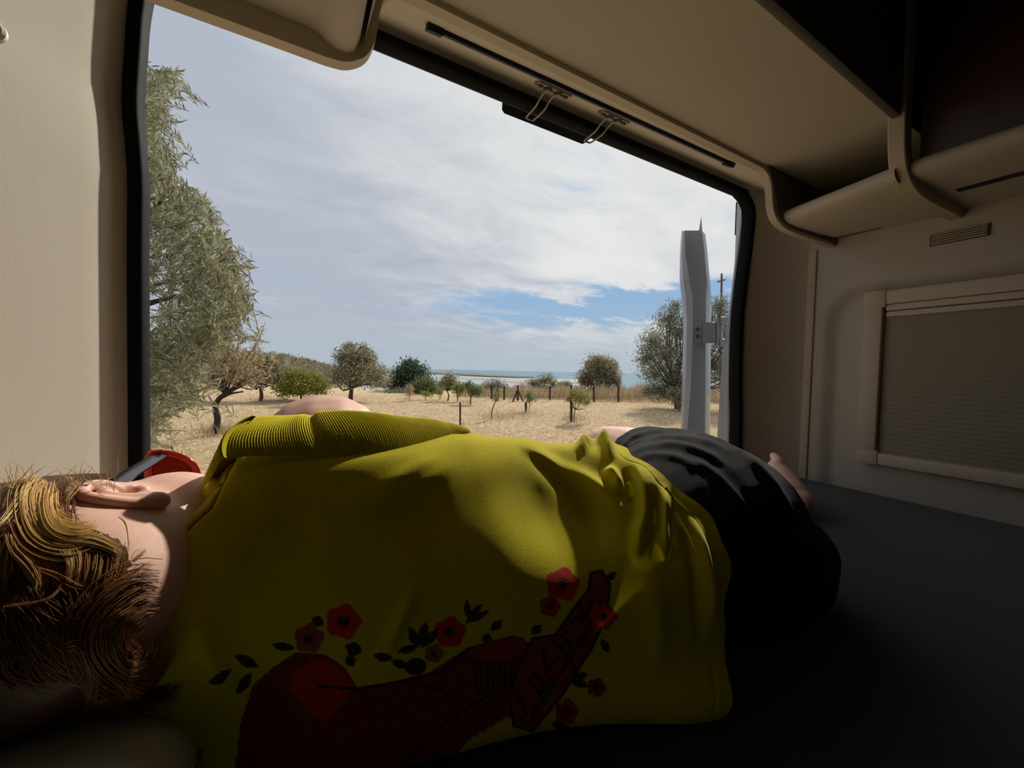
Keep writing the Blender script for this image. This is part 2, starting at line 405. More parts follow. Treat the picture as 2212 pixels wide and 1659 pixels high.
for k in range(nb):
    z = zb + .034 + (zt - .076 - zb - .034) * k / (nb - 1); V += [(WX + .006 + (.0006 if k % 2 else -.0006), yl - .046, z), (WX + .006 + (.0006 if k % 2 else -.0006), yr + .046, z)]
mesh_obj('blind', V, grid_faces(nb, 2), blindm, wn, smooth=False)

# air vent above the window
vt = thing('air_vent', 'small beige slatted air vent above the blind', 'vent', (WX, .325, .729))
MB().box((WX - .004, .272, .713), (WX + .004, .379, .745)).build('backing', beige_dark, vt, bevel=.002)  # darker backing paints in the shade between the slats
for k in range(5):
    MB().box((WX - .008, .276, .7155 + k * .0062), (WX - .003, .375, .7185 + k * .0062)).build('slat', beige_trim, vt, bevel=.001, seg=1)

# black rail on the header
a, n = on_header(930, 52); b, _ = on_header(1580, 352)
rl = thing('blind_rail', 'long thin black rail along the header above the doorway', 'rail', tuple(a))
MB().tube([a + n * .003, b + n * .003], 1, sec=[(-.004, -.0072), (.004, -.0072), (.004, .0072), (-.004, .0072)], up=n).build('bar', blackp, rl, bevel=.001)
dv = (b - a) / np.linalg.norm(b - a)
for q, s in ((a, 1), (b, -1)):
    MB().tube([q + n * .004 - dv * s * .006, q + n * .004 + dv * s * .022], 1, sec=[(-.005, -.0105), (.0065, -.0100), (.0065, .0090), (-.005, .0105)], up=n).build('end_cap', blackp, rl, bevel=.001)

# two wire latches
def latch(u, v, label, ua, va):
    c, n = on_header(u, v, .001); t = np.array([1., 0, 0]); b = np.cross(n, t); b = b if b[1] > 0 else -b      # b points out towards the seal
    th = thing('wire_latch', label, 'latch', tuple(c), 'latches above the doorway')
    P = lambda x, y, z: c + (t * x + b * y + n * z) * 1.36
    # base plate with rounded ends
    poly = []
    for (sx, sy) in ((1, 1), (-1, 1), (-1, -1), (1, -1)):
        for k in range(5):
            a_ = math.atan2(sy, sx) - math.pi / 4 + math.pi / 2 * k / 4
            poly.append((sx * .024 + .008 * math.cos(a_), sy * .004 + .008 * math.sin(a_)))
    V = [P(x, y, 0) for x, y in poly] + [P(x, y, .003) for x, y in poly]; k = len(poly)
    MB().add(V, [(i, (i + 1) % k, k + (i + 1) % k, k + i) for i in range(k)] + [tuple(range(k)), tuple(range(k, 2 * k))]).build('base_plate', steel, th, bevel=.0006)
    for sx in (-.010, .010):
        MB().tube([P(sx, -.010, .004), P(sx, .009, .004)], 1, sec=[(0, -.005), (.004, -.005), (.0055, 0), (.004, .005), (0, .005)], up=n).build('clip', steel, th)
    for sx in (-.024, .024):
        MB().tube([P(sx, 0, .002), P(sx, 0, .006)], [.0066, .0054], 12).build('screw', steel_dark, th)
    w = [P(-.0085, -.006, .004), P(-.0085, .008, .006), P(-.0085, .020, .014), P(-.0085, .030, .026), P(-.0075, .056, .040), P(-.0045, .060, .0415), P(.0045, .060, .0415), P(.0075, .056, .040), P(.0085, .030, .026), P(.0085, .020, .014), P(.0085, .008, .006), P(.0085, -.006, .004)]
    MB().tube(smooth_path(w, 4), .0021, 8).build('wire_loop', steel, th)
latch(1196, 191, 'zinc wire loop latch on the header, left of the pair', 0, 0)
latch(1327, 251, 'zinc wire loop latch on the header, right of the pair', 0, 0)

# high-level brake lamp housing hanging outside the top of the doorway
q = [onY(1080, 205, .93), onY(1084, 243, .93), onY(1259, 306, .93), onY(1290, 262, .93)]
zt_ = 1.06; zb_ = .5 * (q[1][2] + q[2][2]) - .006; x0, x1 = q[1][0], q[2][0]
bl = thing('brake_light', 'black brake light housing hanging outside the doorway top edge', 'light', ((x0 + x1) / 2, .9, zt_))
MB().prism([(x0, zt_ + .02), (x0 - .002, zb_ + .008), (x0 + .006, zb_), (x1 - .004, zb_), (x1 + .004, zb_ + .004), (x1 + .022, zt_ + .02)], 1, .875, .93).build('housing', mat('lamp_housing', (8, 8, 10), .85, spec=.08), bl, bevel=.004)
cxm = onY(1184, 277, .874); MB().tube([(cxm[0], .874, zb_ + .014), (cxm[0], .870, zb_ + .006)], [.006, .004], 8).build('clip', blackp, bl)

# open right rear door, swung out past the jamb
tabd = [ # v, strip left u, face left u, face right u
    (498, 1473, 1478.5, 1516), (520, 1470.5, 1478.5, 1519), (545, 1469, 1479.5, 1521.5), (600, 1468, 1488, 1526.5), (612, 1469, 1490, 1527.5), (640, 1472, 1496, 1525), (690, 1476, 1497, 1524.5), (750, 1475, 1495, 1524), (830, 1473.5, 1492.5, 1524), (918, 1471, 1485, 1523), (1000, 1469, 1480, 1522.5), (1120, 1466, 1476, 1522)]
da = np.array([math.sin(math.radians(56.5)), math.cos(math.radians(56.5)), 0])
dsd = np.array([math.cos(math.radians(56.5)), -math.sin(math.radians(56.5)), 0])
dor = thing('door_1', '', 'door', tuple(dep(1510, 1100, 1.58))); del dor['category']; struct(dor, 'silver rear van door swung wide open on the right')
ring = []
for v, a, b, c in tabd:
    L = dep(b, v, 1.57); R = dep(c, v, 1.58); S0 = dep(b - (b - a) * .34, v, 1.585); S1 = dep(b - (b - a) * .62, v, 1.60); S = dep(a, v, 1.66)
    ring += [S + da * .6, S, S1 + dsd * .003, S1, S0 + dsd * .003, S0, L, L + dsd * .003, R, R + da * .05 + dsd * .012, R + da * .66 + dsd * .02]
mesh_obj('shell', ring, grid_faces(len(tabd), 11, True) .tolist() + [tuple(range(11)), tuple((len(tabd) - 1) * 11 + k for k in range(10, -1, -1))], silver, dor); shade_auto(dor.children[0], 22)
tip = dep(1514.5, 467, 1.59); a_ = dep(1519, 520, 1.583); b_ = dep(1510, 497, 1.583); c_ = dep(1499, 501, 1.58)
V = [c_, b_, tip, a_, c_ + da * .03, b_ + da * .03, tip + da * .02, a_ + da * .03]
MB().add(V, [(0, 1, 2, 3), (7, 6, 5, 4), (0, 4, 5, 1), (1, 5, 6, 2), (2, 6, 7, 3), (3, 7, 4, 0)]).build('corner_flange', silver, dor)
# hinge
hg = MB(); P = lambda u, v, d: dep(u, v, d)
def slab(mb, u0, u1, v0, v1, d0, d1, back=.02):
    c = [P(u0, v0, d0), P(u1, v0, d1), P(u1, v1, d1), P(u0, v1, d0)]; V = c + [q + da * back for q in c]
    mb.add(V, [(3, 2, 1, 0), (4, 5, 6, 7), (0, 1, 5, 4), (1, 2, 6, 5), (2, 3, 7, 6), (3, 0, 4, 7)])
slab(hg, 1499, 1520, 696, 742, 1.566, 1.566, .012); h1 = hg.build('hinge_plate', silver, dor, bevel=.002)
hg = MB(); slab(hg, 1518, 1546, 696, 741, 1.562, 1.545, .02); hg.build('hinge_arm', silver, dor, bevel=.003)
hg = MB(); hg.tube([P(1553, 688, 1.55), P(1553, 748, 1.55)], .011, 14); hg.build('hinge_knuckle', silver, dor)
hg = MB(); slab(hg, 1557, 1572, 684, 698, 1.52, 1.50, .05); slab(hg, 1556, 1570, 732, 746, 1.52, 1.50, .05); hg.build('hinge_bracket', silver, dor, bevel=.002)
for v in (711, 727):
    c = P(1507, v, 1.565); hg = MB().tube([c, c - da * .006], [.0075, .006], 12); bo = hg.build('bolt', steel_dark, h1)

# little white hook on the left lining
hk = onY(3, 88, .64); o = MB().tube(smooth_path([hk + np.array([-.012, .0, .02]), hk + np.array([.0, -.004, .012]), hk + np.array([.004, -.008, 0]), hk + np.array([-.004, -.008, -.008])], 5), .004, 8).build('coat_hook', mat('white_plastic', (230, 226, 215), .4))
tag(o, 'small white hook on the left wall lining', 'hook')

# mattress
mx = [LX + .004, LX + .03, .2, .6, 1.0, WX - .03, WX - .004]
mt = MB().box((LX + .006, -2.2, -.14), (WX - .006, .742, 0.0)).build('mattress', mat('mattress_fabric', (44, 47, 52), .95, .12, 40, .4, 1200, sheen=.2), bevel=.02, seg=4)
tag(mt, 'dark blue grey mattress the person lies on', 'mattress')
o = MB().box((LX - .04, -2.2, -.34), (WX + .04, .78, -.145)).build('bed_base', beige_dark, bevel=.004); tag(o, 'low bed platform under the mattress at the doorway', 'bed base')
# ------------------------------------------------------------------ outdoors
rng = np.random.default_rng(11)
def leaf_mat(name, c1, c2, trans=0.35, rough=0.6):
    m = bpy.data.materials.new(name); m.use_nodes = True; t = NT(m.node_tree); b = t.n['Principled BSDF']
    at = t.new('ShaderNodeAttribute'); at.attribute_name = 'tone'
    c = t.mix(at.outputs['Fac'], lin(*c1), lin(*c2))
    t.l.new(c, b.inputs['Base Color']); b.inputs['Roughness'].default_value = rough; b.inputs['Specular IOR Level'].default_value = 0.25
    tr = t.new('ShaderNodeBsdfTranslucent'); t.l.new(c, tr.inputs[0])
    mx = t.new('ShaderNodeMixShader'); mx.inputs[0].default_value = trans
    t.l.new(b.outputs[0], mx.inputs[1]); t.l.new(tr.outputs[0], mx.inputs[2]); t.l.new(mx.outputs[0], t.n['Material Output'].inputs[0])
    return m
L_OLIVE = leaf_mat('olive_leaf', (98, 100, 70), (198, 194, 158))
L_OLIVE_D = leaf_mat('olive_leaf_far', (106, 103, 78), (186, 177, 140))
L_GREEN = leaf_mat('green_leaf', (92, 98, 36), (178, 172, 88))
L_DARK = leaf_mat('dark_green_leaf', (44, 66, 54), (92, 112, 84))
L_MID = leaf_mat('mid_green_leaf', (78, 98, 60), (148, 156, 104))
L_PALE = leaf_mat('pale_green_leaf', (104, 112, 78), (176, 176, 142))
L_LIME = leaf_mat('lime_leaf', (112, 118, 58), (172, 168, 98))
L_DRY = leaf_mat('dry_leaf', (142, 124, 94), (208, 190, 154))
L_GREY = leaf_mat('grey_olive_leaf', (92, 94, 80), (172, 168, 146))
L_STRAW = leaf_mat('straw_blade', (186, 154, 110), (255, 238, 202), 0.2)
L_REED = leaf_mat('dry_reed', (146, 126, 100), (214, 194, 160), 0.2)
bark = mat('tree_bark', (84, 68, 56), .9, .4, 30, .8, 60)
post_m = mat('weathered_post', (70, 58, 50), .85, .3, 30)
wire_m = mat('fence_wire', (96, 92, 88), .5, metal=.8)

def set_tone(me, tone):
    a = me.attributes.new('tone', 'FLOAT', 'FACE'); a.data.foreach_set('value', np.asarray(tone, np.float32))
def rand_dir(n, r, up=0.0):
    d = r.normal(size=(n, 3)); d[:, 2] += up; return d / np.linalg.norm(d, axis=1, keepdims=True)
def leaf_arrays(P, D, L, W, r):
    """rhombic leaves: base P, direction D, length L, width W"""
    n = len(P); s = np.cross(D, rand_dir(n, r)); s /= np.linalg.norm(s, axis=1, keepdims=True) + 1e-9
    k = np.cross(D, s); L = L[:, None]; W = W[:, None]
    a = P; b = P + D * L * .45 + s * W * .5 + k * W * .12; c = P + D * L; d = P + D * L * .45 - s * W * .5 + k * W * .12
    V = np.stack([a, b, c, d], 1).reshape(-1, 3)
    i = np.arange(n)[:, None] * 4
    return V, i + np.array([[0, 1, 2, 3]])
def px_ellipse(u, v, ru, rv, D): return dep(u, v, D), np.array([ru, ru, rv]) * D / F_PX
GROUPS = {}
def tree(name, label, cat, base, fork, clumps, n, leaf, lm, seed=0, rtrunk=.05, aspect=.42, group=None, bare=0, shell=.55, bm=None, stems=1):
    r = np.random.default_rng(seed + 100)
    th = thing(name, label, cat, tuple(base), group)
    base = np.array(base); fork = np.array(fork)
    m = MB()
    mid = (base + fork) / 2 + r.normal(size=3) * np.linalg.norm(fork - base) * np.array([.06, .06, 0])
    if rtrunk > 0:
        MB().tube(smooth_path([base - np.array([0, 0, .08]), mid, fork], 5), list(np.linspace(rtrunk, rtrunk * .7, 11)), 8).build('trunk', bm or bark, th)
    tot = sum(c[1].prod() ** .67 for c in clumps)
    P = []; ends = []
    for c, rad in clumps:
        k = max(8, int(n * rad.prod() ** .67 / tot))
        q = rand_dir(k, r); rr_ = (r.random(k) ** (1 - shell))[:, None]
        lump = 1 + .22 * np.sin(q[:, :1] * 5 + c[0]) * np.cos(q[:, 1:2] * 4 + c[1]) + .18 * r.normal(size=(k, 1))
        P.append(c + q * rad * rr_ * lump)
        for _ in range(3): ends.append(c + rand_dir(1, r)[0] * rad * .75)
        ends.append(c)
    if rtrunk > 0:
        for e in ends:
            md = (fork + e) / 2 + r.normal(size=3) * np.linalg.norm(e - fork) * .10 + np.array([0, 0, -.03])
            m.tube(smooth_path([fork, md, e], 3), list(np.linspace(rtrunk * .5, rtrunk * .08, 7)), 5, caps=False)
        for _ in range(bare):
            e = ends[r.integers(len(ends))]; q = e + rand_dir(1, r, .8)[0] * .35; m.tube([e, (e + q) / 2 + r.normal(size=3) * .03, q], [rtrunk * .12, rtrunk * .09, rtrunk * .04], 4, caps=False)
        m.build('branches', bm or bark, th)
    P = np.concatenate(P); k = len(P)
    zmin = GZ + .03; P[:, 2] = np.maximum(P[:, 2], zmin)
    D = rand_dir(k, r, .35); L = leaf * (.6 + .8 * r.random(k)); V, Fc = leaf_arrays(P, D, L, L * aspect, r)
    V[:, 2] = np.maximum(V[:, 2], zmin)
    fo = mesh_obj('foliage', V, Fc, lm, th, smooth=False); set_tone(fo.data, np.clip(r.normal(.45, .28, k), 0, 1)); fo['kind'] = 'stuff'
    return th
def ground_at(u, v): return onZ(u, v, GZ)
def depth_of(p): return float((np.asarray(p) - CAM) @ FW)
def tree_px(name, label, ub, vb, fork, ells, n, leaf, lm, seed, rt=.05, group=None, D=None, dd=0.0, **kw):
    if D is None: base = ground_at(ub, vb); D = depth_of(base)
    else: base = dep(ub, vb, D); base[2] = GZ
    cl = []
    for i, (u, v, ru, rv) in enumerate(ells):
        off = ((i * 37) % 11 / 10 - .5) * .8 * ru * D / F_PX
        c, rad = px_ellipse(u, v, ru, rv, D + off); cl.append((c, rad))
    return tree(name, label, kw.pop('cat', 'tree'), base, dep(fork[0], fork[1], D), cl, n, leaf, lm, seed, rt, group=group, **kw)

# --- terrain
def terrain_z(d, lat):
    return GZ + 0.03 * np.sin(d * .9 + lat * .4) + .025 * np.sin(lat * 1.3 - d * .35) - np.where(d > 32, (d - 32) * .075, 0)
dd = np.concatenate([np.linspace(-4, 30, 90), np.linspace(31, 60, 16), np.linspace(65, 420, 30)]); la = np.linspace(-1, 1, 121)
DD, LA = np.meshgrid(dd, la, indexing='ij'); LAT = LA * (16 + np.maximum(DD, 0) * 2.4)
PX = _f0[0] * DD + _r0[0] * LAT; PY = _f0[1] * DD + _r0[1] * LAT
PZ = terrain_z(DD, LAT); PZ = PZ - .0
fm = bpy.data.materials.new('straw_field'); fm.use_nodes = True; t = NT(fm.node_tree); b = t.n['Principled BSDF']
oc = t.new('ShaderNodeTexCoord').outputs['Object']
mpn = t.new('ShaderNodeMapping'); t.l.new(oc, mpn.inputs[0]); mpn.inputs['Rotation'].default_value = (0, 0, PSI); mpn.inputs['Scale'].default_value = (1.0, 2.2, 1)
na = t.noise(mpn.outputs[0], 9, 8, .72); nb_ = t.noise(mpn.outputs[0], 1.1, 4, .55); nc = t.noise(oc, 60, 4, .7)
c1 = t.mix(t.ramp(na, .35, .68), lin(186, 156, 114), lin(250, 228, 186)); c2 = t.mix(t.ramp(nb_, .35, .7, 0, .5), c1, lin(184, 150, 116)); c3 = t.mix(t.ramp(nc, .3, .75, 0, .5), c2, lin(252, 236, 200))
t.l.new(c3, b.inputs['Base Color']); b.inputs['Roughness'].default_value = .95; b.inputs['Specular IOR Level'].default_value = .1
bn = t.new('ShaderNodeBump'); bn.inputs['Strength'].default_value = .9; bn.inputs['Distance'].default_value = .05; t.l.new(t.math('ADD', na, nc), bn.inputs['Height']); t.l.new(bn.outputs[0], b.inputs['Normal'])
g = mesh_obj('ground', np.stack([PX, PY, PZ], 2).reshape(-1, 3), grid_faces(len(dd), len(la)), fm); struct(g, 'dry straw covered field outside the van')

# --- straw lying on the field
n = 90000
d = 4.2 * (24.5 / 4.2) ** (rng.random(n) ** .8); uu = rng.uniform(250, 1640, n)
lat = (uu - CU) / F_PX * d; P = np.stack([_f0[0] * d + _r0[0] * lat, _f0[1] * d + _r0[1] * lat, terrain_z(d, lat) + .012], 1)
D = rng.normal(size=(n, 3)); D[:, 2] = np.abs(D[:, 2]) * .16; D /= np.linalg.norm(D, axis=1, keepdims=True)
L = rng.uniform(.06, .22, n); V, Fc = leaf_arrays(P, D, L, np.full(n, .009) + .0004 * d, rng)
o = mesh_obj('straw', V, Fc, L_STRAW, smooth=False); set_tone(o.data, np.clip(rng.normal(.55, .3, n), 0, 1)); o['kind'] = 'stuff'; tag(o, 'cut dry straw strewn over the field', 'straw')
# --- tall dry grass along and behind the fence
n = 15000
uu = np.where(rng.random(n) < .85, rng.uniform(1075, 1640, n), rng.uniform(990, 1080, n)); d = rng.uniform(22.8, 31, n)
lat = (uu - CU) / F_PX * d; P = np.stack([_f0[0] * d + _r0[0] * lat, _f0[1] * d + _r0[1] * lat, np.full(n, GZ)], 1)
hgt = np.interp(uu, [990, 1080, 1160, 1250, 1330, 1640], [.5, .8, .85, .95, 1.05, 1.1]) * rng.uniform(.5, 1.12, n) * (.82 + .22 * np.sin(uu * .11) * np.sin(uu * .037 + 1) + .1 * np.sin(uu * .43))
D = np.stack([rng.normal(0, .16, n), rng.normal(0, .16, n), np.ones(n)], 1); D /= np.linalg.norm(D, axis=1, keepdims=True)
V, Fc = leaf_arrays(P, D, hgt, np.full(n, .035), rng)
o = mesh_obj('dry_grass', V, Fc, L_REED, smooth=False); set_tone(o.data, np.clip(rng.normal(.5, .28, n), 0, 1)); o['kind'] = 'stuff'; tag(o, 'tall dry grass standing along the wire fence', 'grass')
# --- tufts of dry weeds about the young trees
pt = []
for (u, v, su, k) in ((465, 938, 40, 420), (1075, 905, 45, 260), (1140, 900, 45, 220), (1235, 908, 40, 240), (1010, 872, 30, 150), (560, 866, 25, 120), (883, 868, 25, 120)):
    c = ground_at(u, v); s = su * depth_of(c) / F_PX
    q = rng.normal(size=(k, 3)) * s * .5; q[:, 2] = 0; pt.append(c + q)
P = np.concatenate(pt); n = len(P); D = np.stack([rng.normal(0, .45, n), rng.normal(0, .45, n), np.ones(n)], 1); D /= np.linalg.norm(D, axis=1, keepdims=True)
V, Fc = leaf_arrays(P, D, rng.uniform(.08, .42, n), np.full(n, .010), rng)
o = mesh_obj('weed_tufts', V, Fc, L_DRY, smooth=False); set_tone(o.data, np.clip(rng.normal(.45, .3, n), 0, 1)); o['kind'] = 'stuff'; tag(o, 'dry weed tufts round the feet of the young trees', 'weeds')

# --- sea, lagoon, sand bars, hill
SEA = -30.0
sm = mat('sea_water', (112, 140, 154), .9, .06, .002, spec=.1); lm_ = mat('lagoon_water', (150, 160, 166), .8, spec=.2); sandm = mat('sand_bar', (176, 150, 124), .95, .25, .01); scrub = mat('island_scrub', (112, 108, 94), .95, .3, .02)
def far_patch(name, pts, z, m, label, top=0.0):
    """flat patch on the water whose outline is given as (u, v) on the sea surface"""
    lo = [onZ(u, v, z) for u, v in pts]; V = [tuple(p) for p in lo]; k = len(V); Fc = [tuple(range(k))]
    if top:
        V += [(p[0], p[1], p[2] + top) for p in lo]; Fc = [tuple(range(k, 2 * k))] + [(i, (i + 1) % k, k + (i + 1) % k, k + i) for i in range(k)]
    o = mesh_obj(name, V, Fc, m, smooth=False); return o
k = 40; V = []; 
for i, dist in enumerate((300, 800, 2000, 5000, 12000, 30000, 58000)):
    for j in range(k):
        lat = dist * 1.9 * (2 * j / (k - 1) - 1); V.append(tuple(_f0 * dist + _r0 * lat + np.array([0, 0, SEA])))
o = mesh_obj('sea', V, grid_faces(7, k), sm, smooth=False); struct(o, 'pale hazy sea reaching to the horizon')
o = far_patch('lagoon', [(700, 808), (900, 806.5), (1010, 813), (1150, 817.5), (1300, 821), (1300, 842), (700, 842)], SEA + .3, lm_, ''); tag(o, 'bright tidal lagoon water behind the trees', 'water')
o = far_patch('barrier_island', [(700, 799), (935, 804.2), (1010, 806.5), (1090, 811), (1150, 815.5), (1120, 816.5), (1060, 814.5), (1000, 811), (935, 807.5), (700, 803)], SEA + .3, scrub, '', 4.0); tag(o, 'long low scrubby island across the lagoon', 'island')
o = far_patch('sandbar', [(1070, 823.5), (1150, 823), (1260, 826), (1240, 828.5), (1120, 827.5)], SEA + .5, sandm, '', .4); tag(o, 'orange sandbar in the lagoon at right', 'sandbar')
o = far_patch('sandbar', [(975, 816), (1060, 818), (1090, 820.5), (1000, 819)], SEA + .5, sandm, '', .4); tag(o, 'thin sandbar in the lagoon left of the orange one', 'sandbar')
# hill at the left
hu = np.linspace(-500, 760, 90); V = []
ridge = np.interp(hu, [-500, 440, 500, 560, 610, 640, 665, 690, 715, 760], [742, 757, 761, 765, 768, 774, 780, 786, 792, 800])
for dist, f in ((240, 1.0), (225, .93), (205, .72), (180, .45), (150, .15), (120, -.3), (90, -.6)):
    for j, u in enumerate(hu):
        p = dep(u, 793, dist); ztop = dep(u, ridge[j], 240)[2]
        z = -5 + (ztop + 5) * f if f > 0 else -5 + 6 * f
        z += (1.0 * math.sin(u * .19) * math.sin(dist * .3) + .8 * mnoise.noise(Vector((u * .08, dist * .2, 0)))) * (f > 0) * .8
        V.append((p[0], p[1], z))
o = mesh_obj('hill', V, grid_faces(7, 90), mat('hill_scrub', (124, 106, 86), .95, col2=(86, 88, 66), vscale=.12)); struct(o, 'low brown scrub hill on the left horizon')
n = 1400; uu = rng.uniform(200, 720, n); P = []
for u in uu:
    dist = rng.uniform(150, 242); f = np.interp(dist, [150, 180, 205, 225, 240], [.15, .45, .72, .93, 1]); ztop = dep(u, np.interp(u, hu, ridge), 240)[2]; p = dep(u, 793, dist); P.append((p[0], p[1], -5 + (ztop + 5) * f))
P = np.repeat(np.array(P), 14, 0) + rng.normal(size=(n * 14, 3)) * np.array([1.1, 1.1, .8]); k = len(P)
V, Fc = leaf_arrays(P, rand_dir(k, rng), rng.uniform(.6, 1.5, k), rng.uniform(.4, 1.0, k), rng)
o = mesh_obj('scrub', V, Fc, L_OLIVE_D, smooth=False); set_tone(o.data, np.clip(rng.normal(.3, .25, k), 0, 1)); o['kind'] = 'stuff'; tag(o, 'low scrub growing over the distant hill', 'scrub')

# --- trees, left to right
tree_px('almond_tree', 'small half-bare almond tree with dark leaning trunk', 465, 938, (487, 852), [(460, 815, 38, 34), (500, 800, 42, 40), (545, 815, 40, 28), (470, 770, 40, 30), (520, 775, 40, 26)], 2600, .085, L_DRY, 1, .065, aspect=.34, bare=26, shell=.45)
tr = [o_ for o_ in COL.objects if o_.name.startswith('almond_tree')][0]
b0 = ground_at(465, 940); Dm = depth_of(b0)
rp_ = [(470, 905), (465, 880), (473, 862), (487, 850)]
old = [c for c in tr.children if c.name.startswith('trunk')][0]; bpy.data.objects.remove(old)
MB().tube(smooth_path([b0] + [dep(u, v, Dm) for u, v in rp_], 5), list(np.linspace(.075, .05, 21)), 9).build('trunk', mat('dark_bark', (58, 44, 38), .9, .4, 30, .8, 60), tr)
for (pp) in ([(487, 850), (505, 838), (520, 830)], [(487, 850), (475, 835), (458, 822)], [(480, 858), (500, 850), (525, 846)]):
    MB().tube(smooth_path([dep(u, v, Dm) for u, v in pp], 4), list(np.linspace(.04, .015, 4 * (len(pp) - 1) + 1)), 6).build('limb', MATS['dark_bark'], tr)
tw = MB(); tl = []
for (u0, v0, u1, v1) in ((530, 775, 570, 705), (505, 775, 512, 712), (540, 780, 548, 745), (485, 780, 492, 720), (555, 790, 560, 752), (575, 800, 588, 770), (500, 780, 496, 735)):
    p0 = dep(u0, v0, Dm); p1 = dep(u1, v1, Dm); md = (p0 + p1) / 2 + np.array([.06, 0, 0]); q = smooth_path([p0, md, p1], 8); tw.tube(q, list(np.linspace(.012, .004, len(q))), 5)
    tl += [x + rng.normal(size=3) * .03 for x in q for _ in range(5)]
tw.build('twigs', bark, tr)
tl = np.array(tl); V, Fc = leaf_arrays(tl, rand_dir(len(tl), rng), rng.uniform(.06, .12, len(tl)), rng.uniform(.02, .035, len(tl)), rng); o = mesh_obj('foliage', V, Fc, L_DRY, tr, smooth=False); set_tone(o.data, rng.random(len(tl))); o['kind'] = 'stuff'
o = [c for c in tr.children if c.name.startswith('foliage')][0]
clk = [px_ellipse(u, v, a, b, Dm) for u, v, a, b in ((455, 830, 35, 22), (505, 825, 40, 18), (560, 800, 26, 26))]
tree_px('olive_tree', 'grey green olive tree behind the half-bare almond tree', 563, 866, (563, 840), [(560, 800, 40, 30), (530, 812, 34, 26), (590, 806, 26, 26), (575, 780, 26, 16)], 3600, .16, L_OLIVE_D, 3, .09)
tree_px('shrub', 'round yellow green shrub between the two olive trees', 650, 864, (650, 852), [(650, 830, 52, 26), (620, 838, 28, 22), (685, 836, 28, 22), (645, 812, 30, 16), (672, 818, 24, 14)], 6200, .13, L_GREEN, 4, .05, cat='shrub')
tree_px('olive_tree', 'spreading olive tree in the middle of the field edge', 757, 868, (760, 838), [(770, 806, 48, 30), (735, 812, 26, 24), (812, 812, 32, 28), (765, 768, 38, 22), (745, 775, 22, 20), (795, 778, 22, 24), (755, 750, 16, 12), (785, 753, 12, 12)], 9000, .12, L_OLIVE_D, 5, .12)
tree_px('evergreen_tree', 'tallest dark evergreen tree behind the field edge', 885, 868, (885, 850), [(888, 805, 34, 26), (862, 818, 22, 28), (905, 820, 26, 28), (886, 788, 20, 14), (870, 845, 32, 18)], 7000, .2, L_DARK, 6, .12, D=30)
tree_px('evergreen_shrub', 'mid green bush right of the dark evergreen', 918, 868, (918, 850), [(920, 832, 24, 22), (905, 840, 18, 18), (932, 842, 16, 18)], 3600, .14, L_MID, 7, .05, D=26, cat='shrub')
tree_px('olive_tree', 'slender young olive tree left of the lagoon', 966, 866, (966, 845), [(972, 818, 16, 14), (962, 830, 18, 16), (978, 832, 12, 14)], 1800, .11, L_OLIVE, 8, .04)
tree_px('sapling', 'yellowish sapling right of the slender olive', 988, 868, (988, 852), [(988, 840, 14, 16), (1000, 838, 10, 14)], 1100, .10, L_LIME, 9, .03, cat='sapling')
tree_px('sapling', 'fresh green sapling standing in front of the lagoon', 1016, 874, (1017, 856), [(1022, 842, 16, 14), (1012, 832, 10, 9), (1034, 846, 9, 10)], 1300, .10, L_MID, 10, .035, cat='sapling')
tree_px('sapling', 'tiny lime green sapling beside the mid green bush', 950, 862, (950, 852), [(950, 847, 9, 9)], 360, .09, L_LIME, 11, .02, cat='sapling')
tree_px('sapling', 'low light green sapling under the mid green bush', 920, 862, (920, 854), [(916, 850, 12, 8), (926, 853, 10, 6)], 420, .09, L_LIME, 12, .02, cat='sapling')
tree_px('shrub', 'dry brown little shrub in front of the dark evergreen', 884, 866, (884, 852), [(884, 842, 10, 12)], 420, .09, L_DRY, 13, .02, cat='shrub')
tree_px('olive_shrub', 'dark rounded shrub beyond the fence by the braced post', 1068, 872, (1068, 856), [(1068, 834, 26, 14), (1055, 845, 18, 16), (1084, 846, 16, 16)], 2800, .13, L_GREY, 14, .05, D=27, cat='shrub')
tree_px('pale_tree', 'pale silvery tree beyond the middle of the fence', 1172, 872, (1172, 850), [(1180, 820, 22, 14), (1155, 828, 24, 12), (1195, 830, 14, 12), (1165, 840, 26, 10)], 2600, .15, L_PALE, 15, .06, D=30, shell=.35)
tree_px('shrub', 'small green shrub between pale tree and round tree', 1222, 870, (1222, 852), [(1222, 832, 16, 9), (1210, 836, 12, 8)], 900, .13, L_MID, 16, .03, D=30, cat='shrub')
tree_px('round_tree', 'dense round olive tree standing alone against the sea', 1295, 868, (1295, 845), [(1295, 800, 36, 30), (1270, 815, 24, 24), (1320, 812, 24, 26), (1290, 782, 28, 16), (1318, 790, 18, 14), (1262, 822, 16, 16), (1332, 826, 12, 14)], 9500, .15, L_OLIVE_D, 17, .14, D=29)
tree_px('olive_tree', 'large grey olive tree behind the open van door', 1462, 885, (1462, 850), [(1445, 690, 36, 34), (1470, 720, 44, 44), (1410, 740, 34, 36), (1440, 770, 50, 40), (1395, 775, 26, 30), (1415, 810, 36, 26), (1465, 815, 36, 36), (1530, 700, 40, 50), (1555, 660, 24, 26), (1575, 720, 40, 60), (1540, 790, 50, 60), (1590, 800, 40, 60), (1460, 660, 16, 16), (1425, 845, 30, 22), (1400, 845, 20, 16), (1450, 850, 30, 20)], 34000, .10, L_GREY, 18, .11, D=19, shell=.45)
tree_px('shrub', 'leafy low shrub at the foot of the open van door', 1468, 888, (1468, 872), [(1470, 858, 22, 22), (1455, 850, 18, 14), (1474, 880, 10, 10)], 1800, .1, L_OLIVE, 19, .03, cat='shrub')
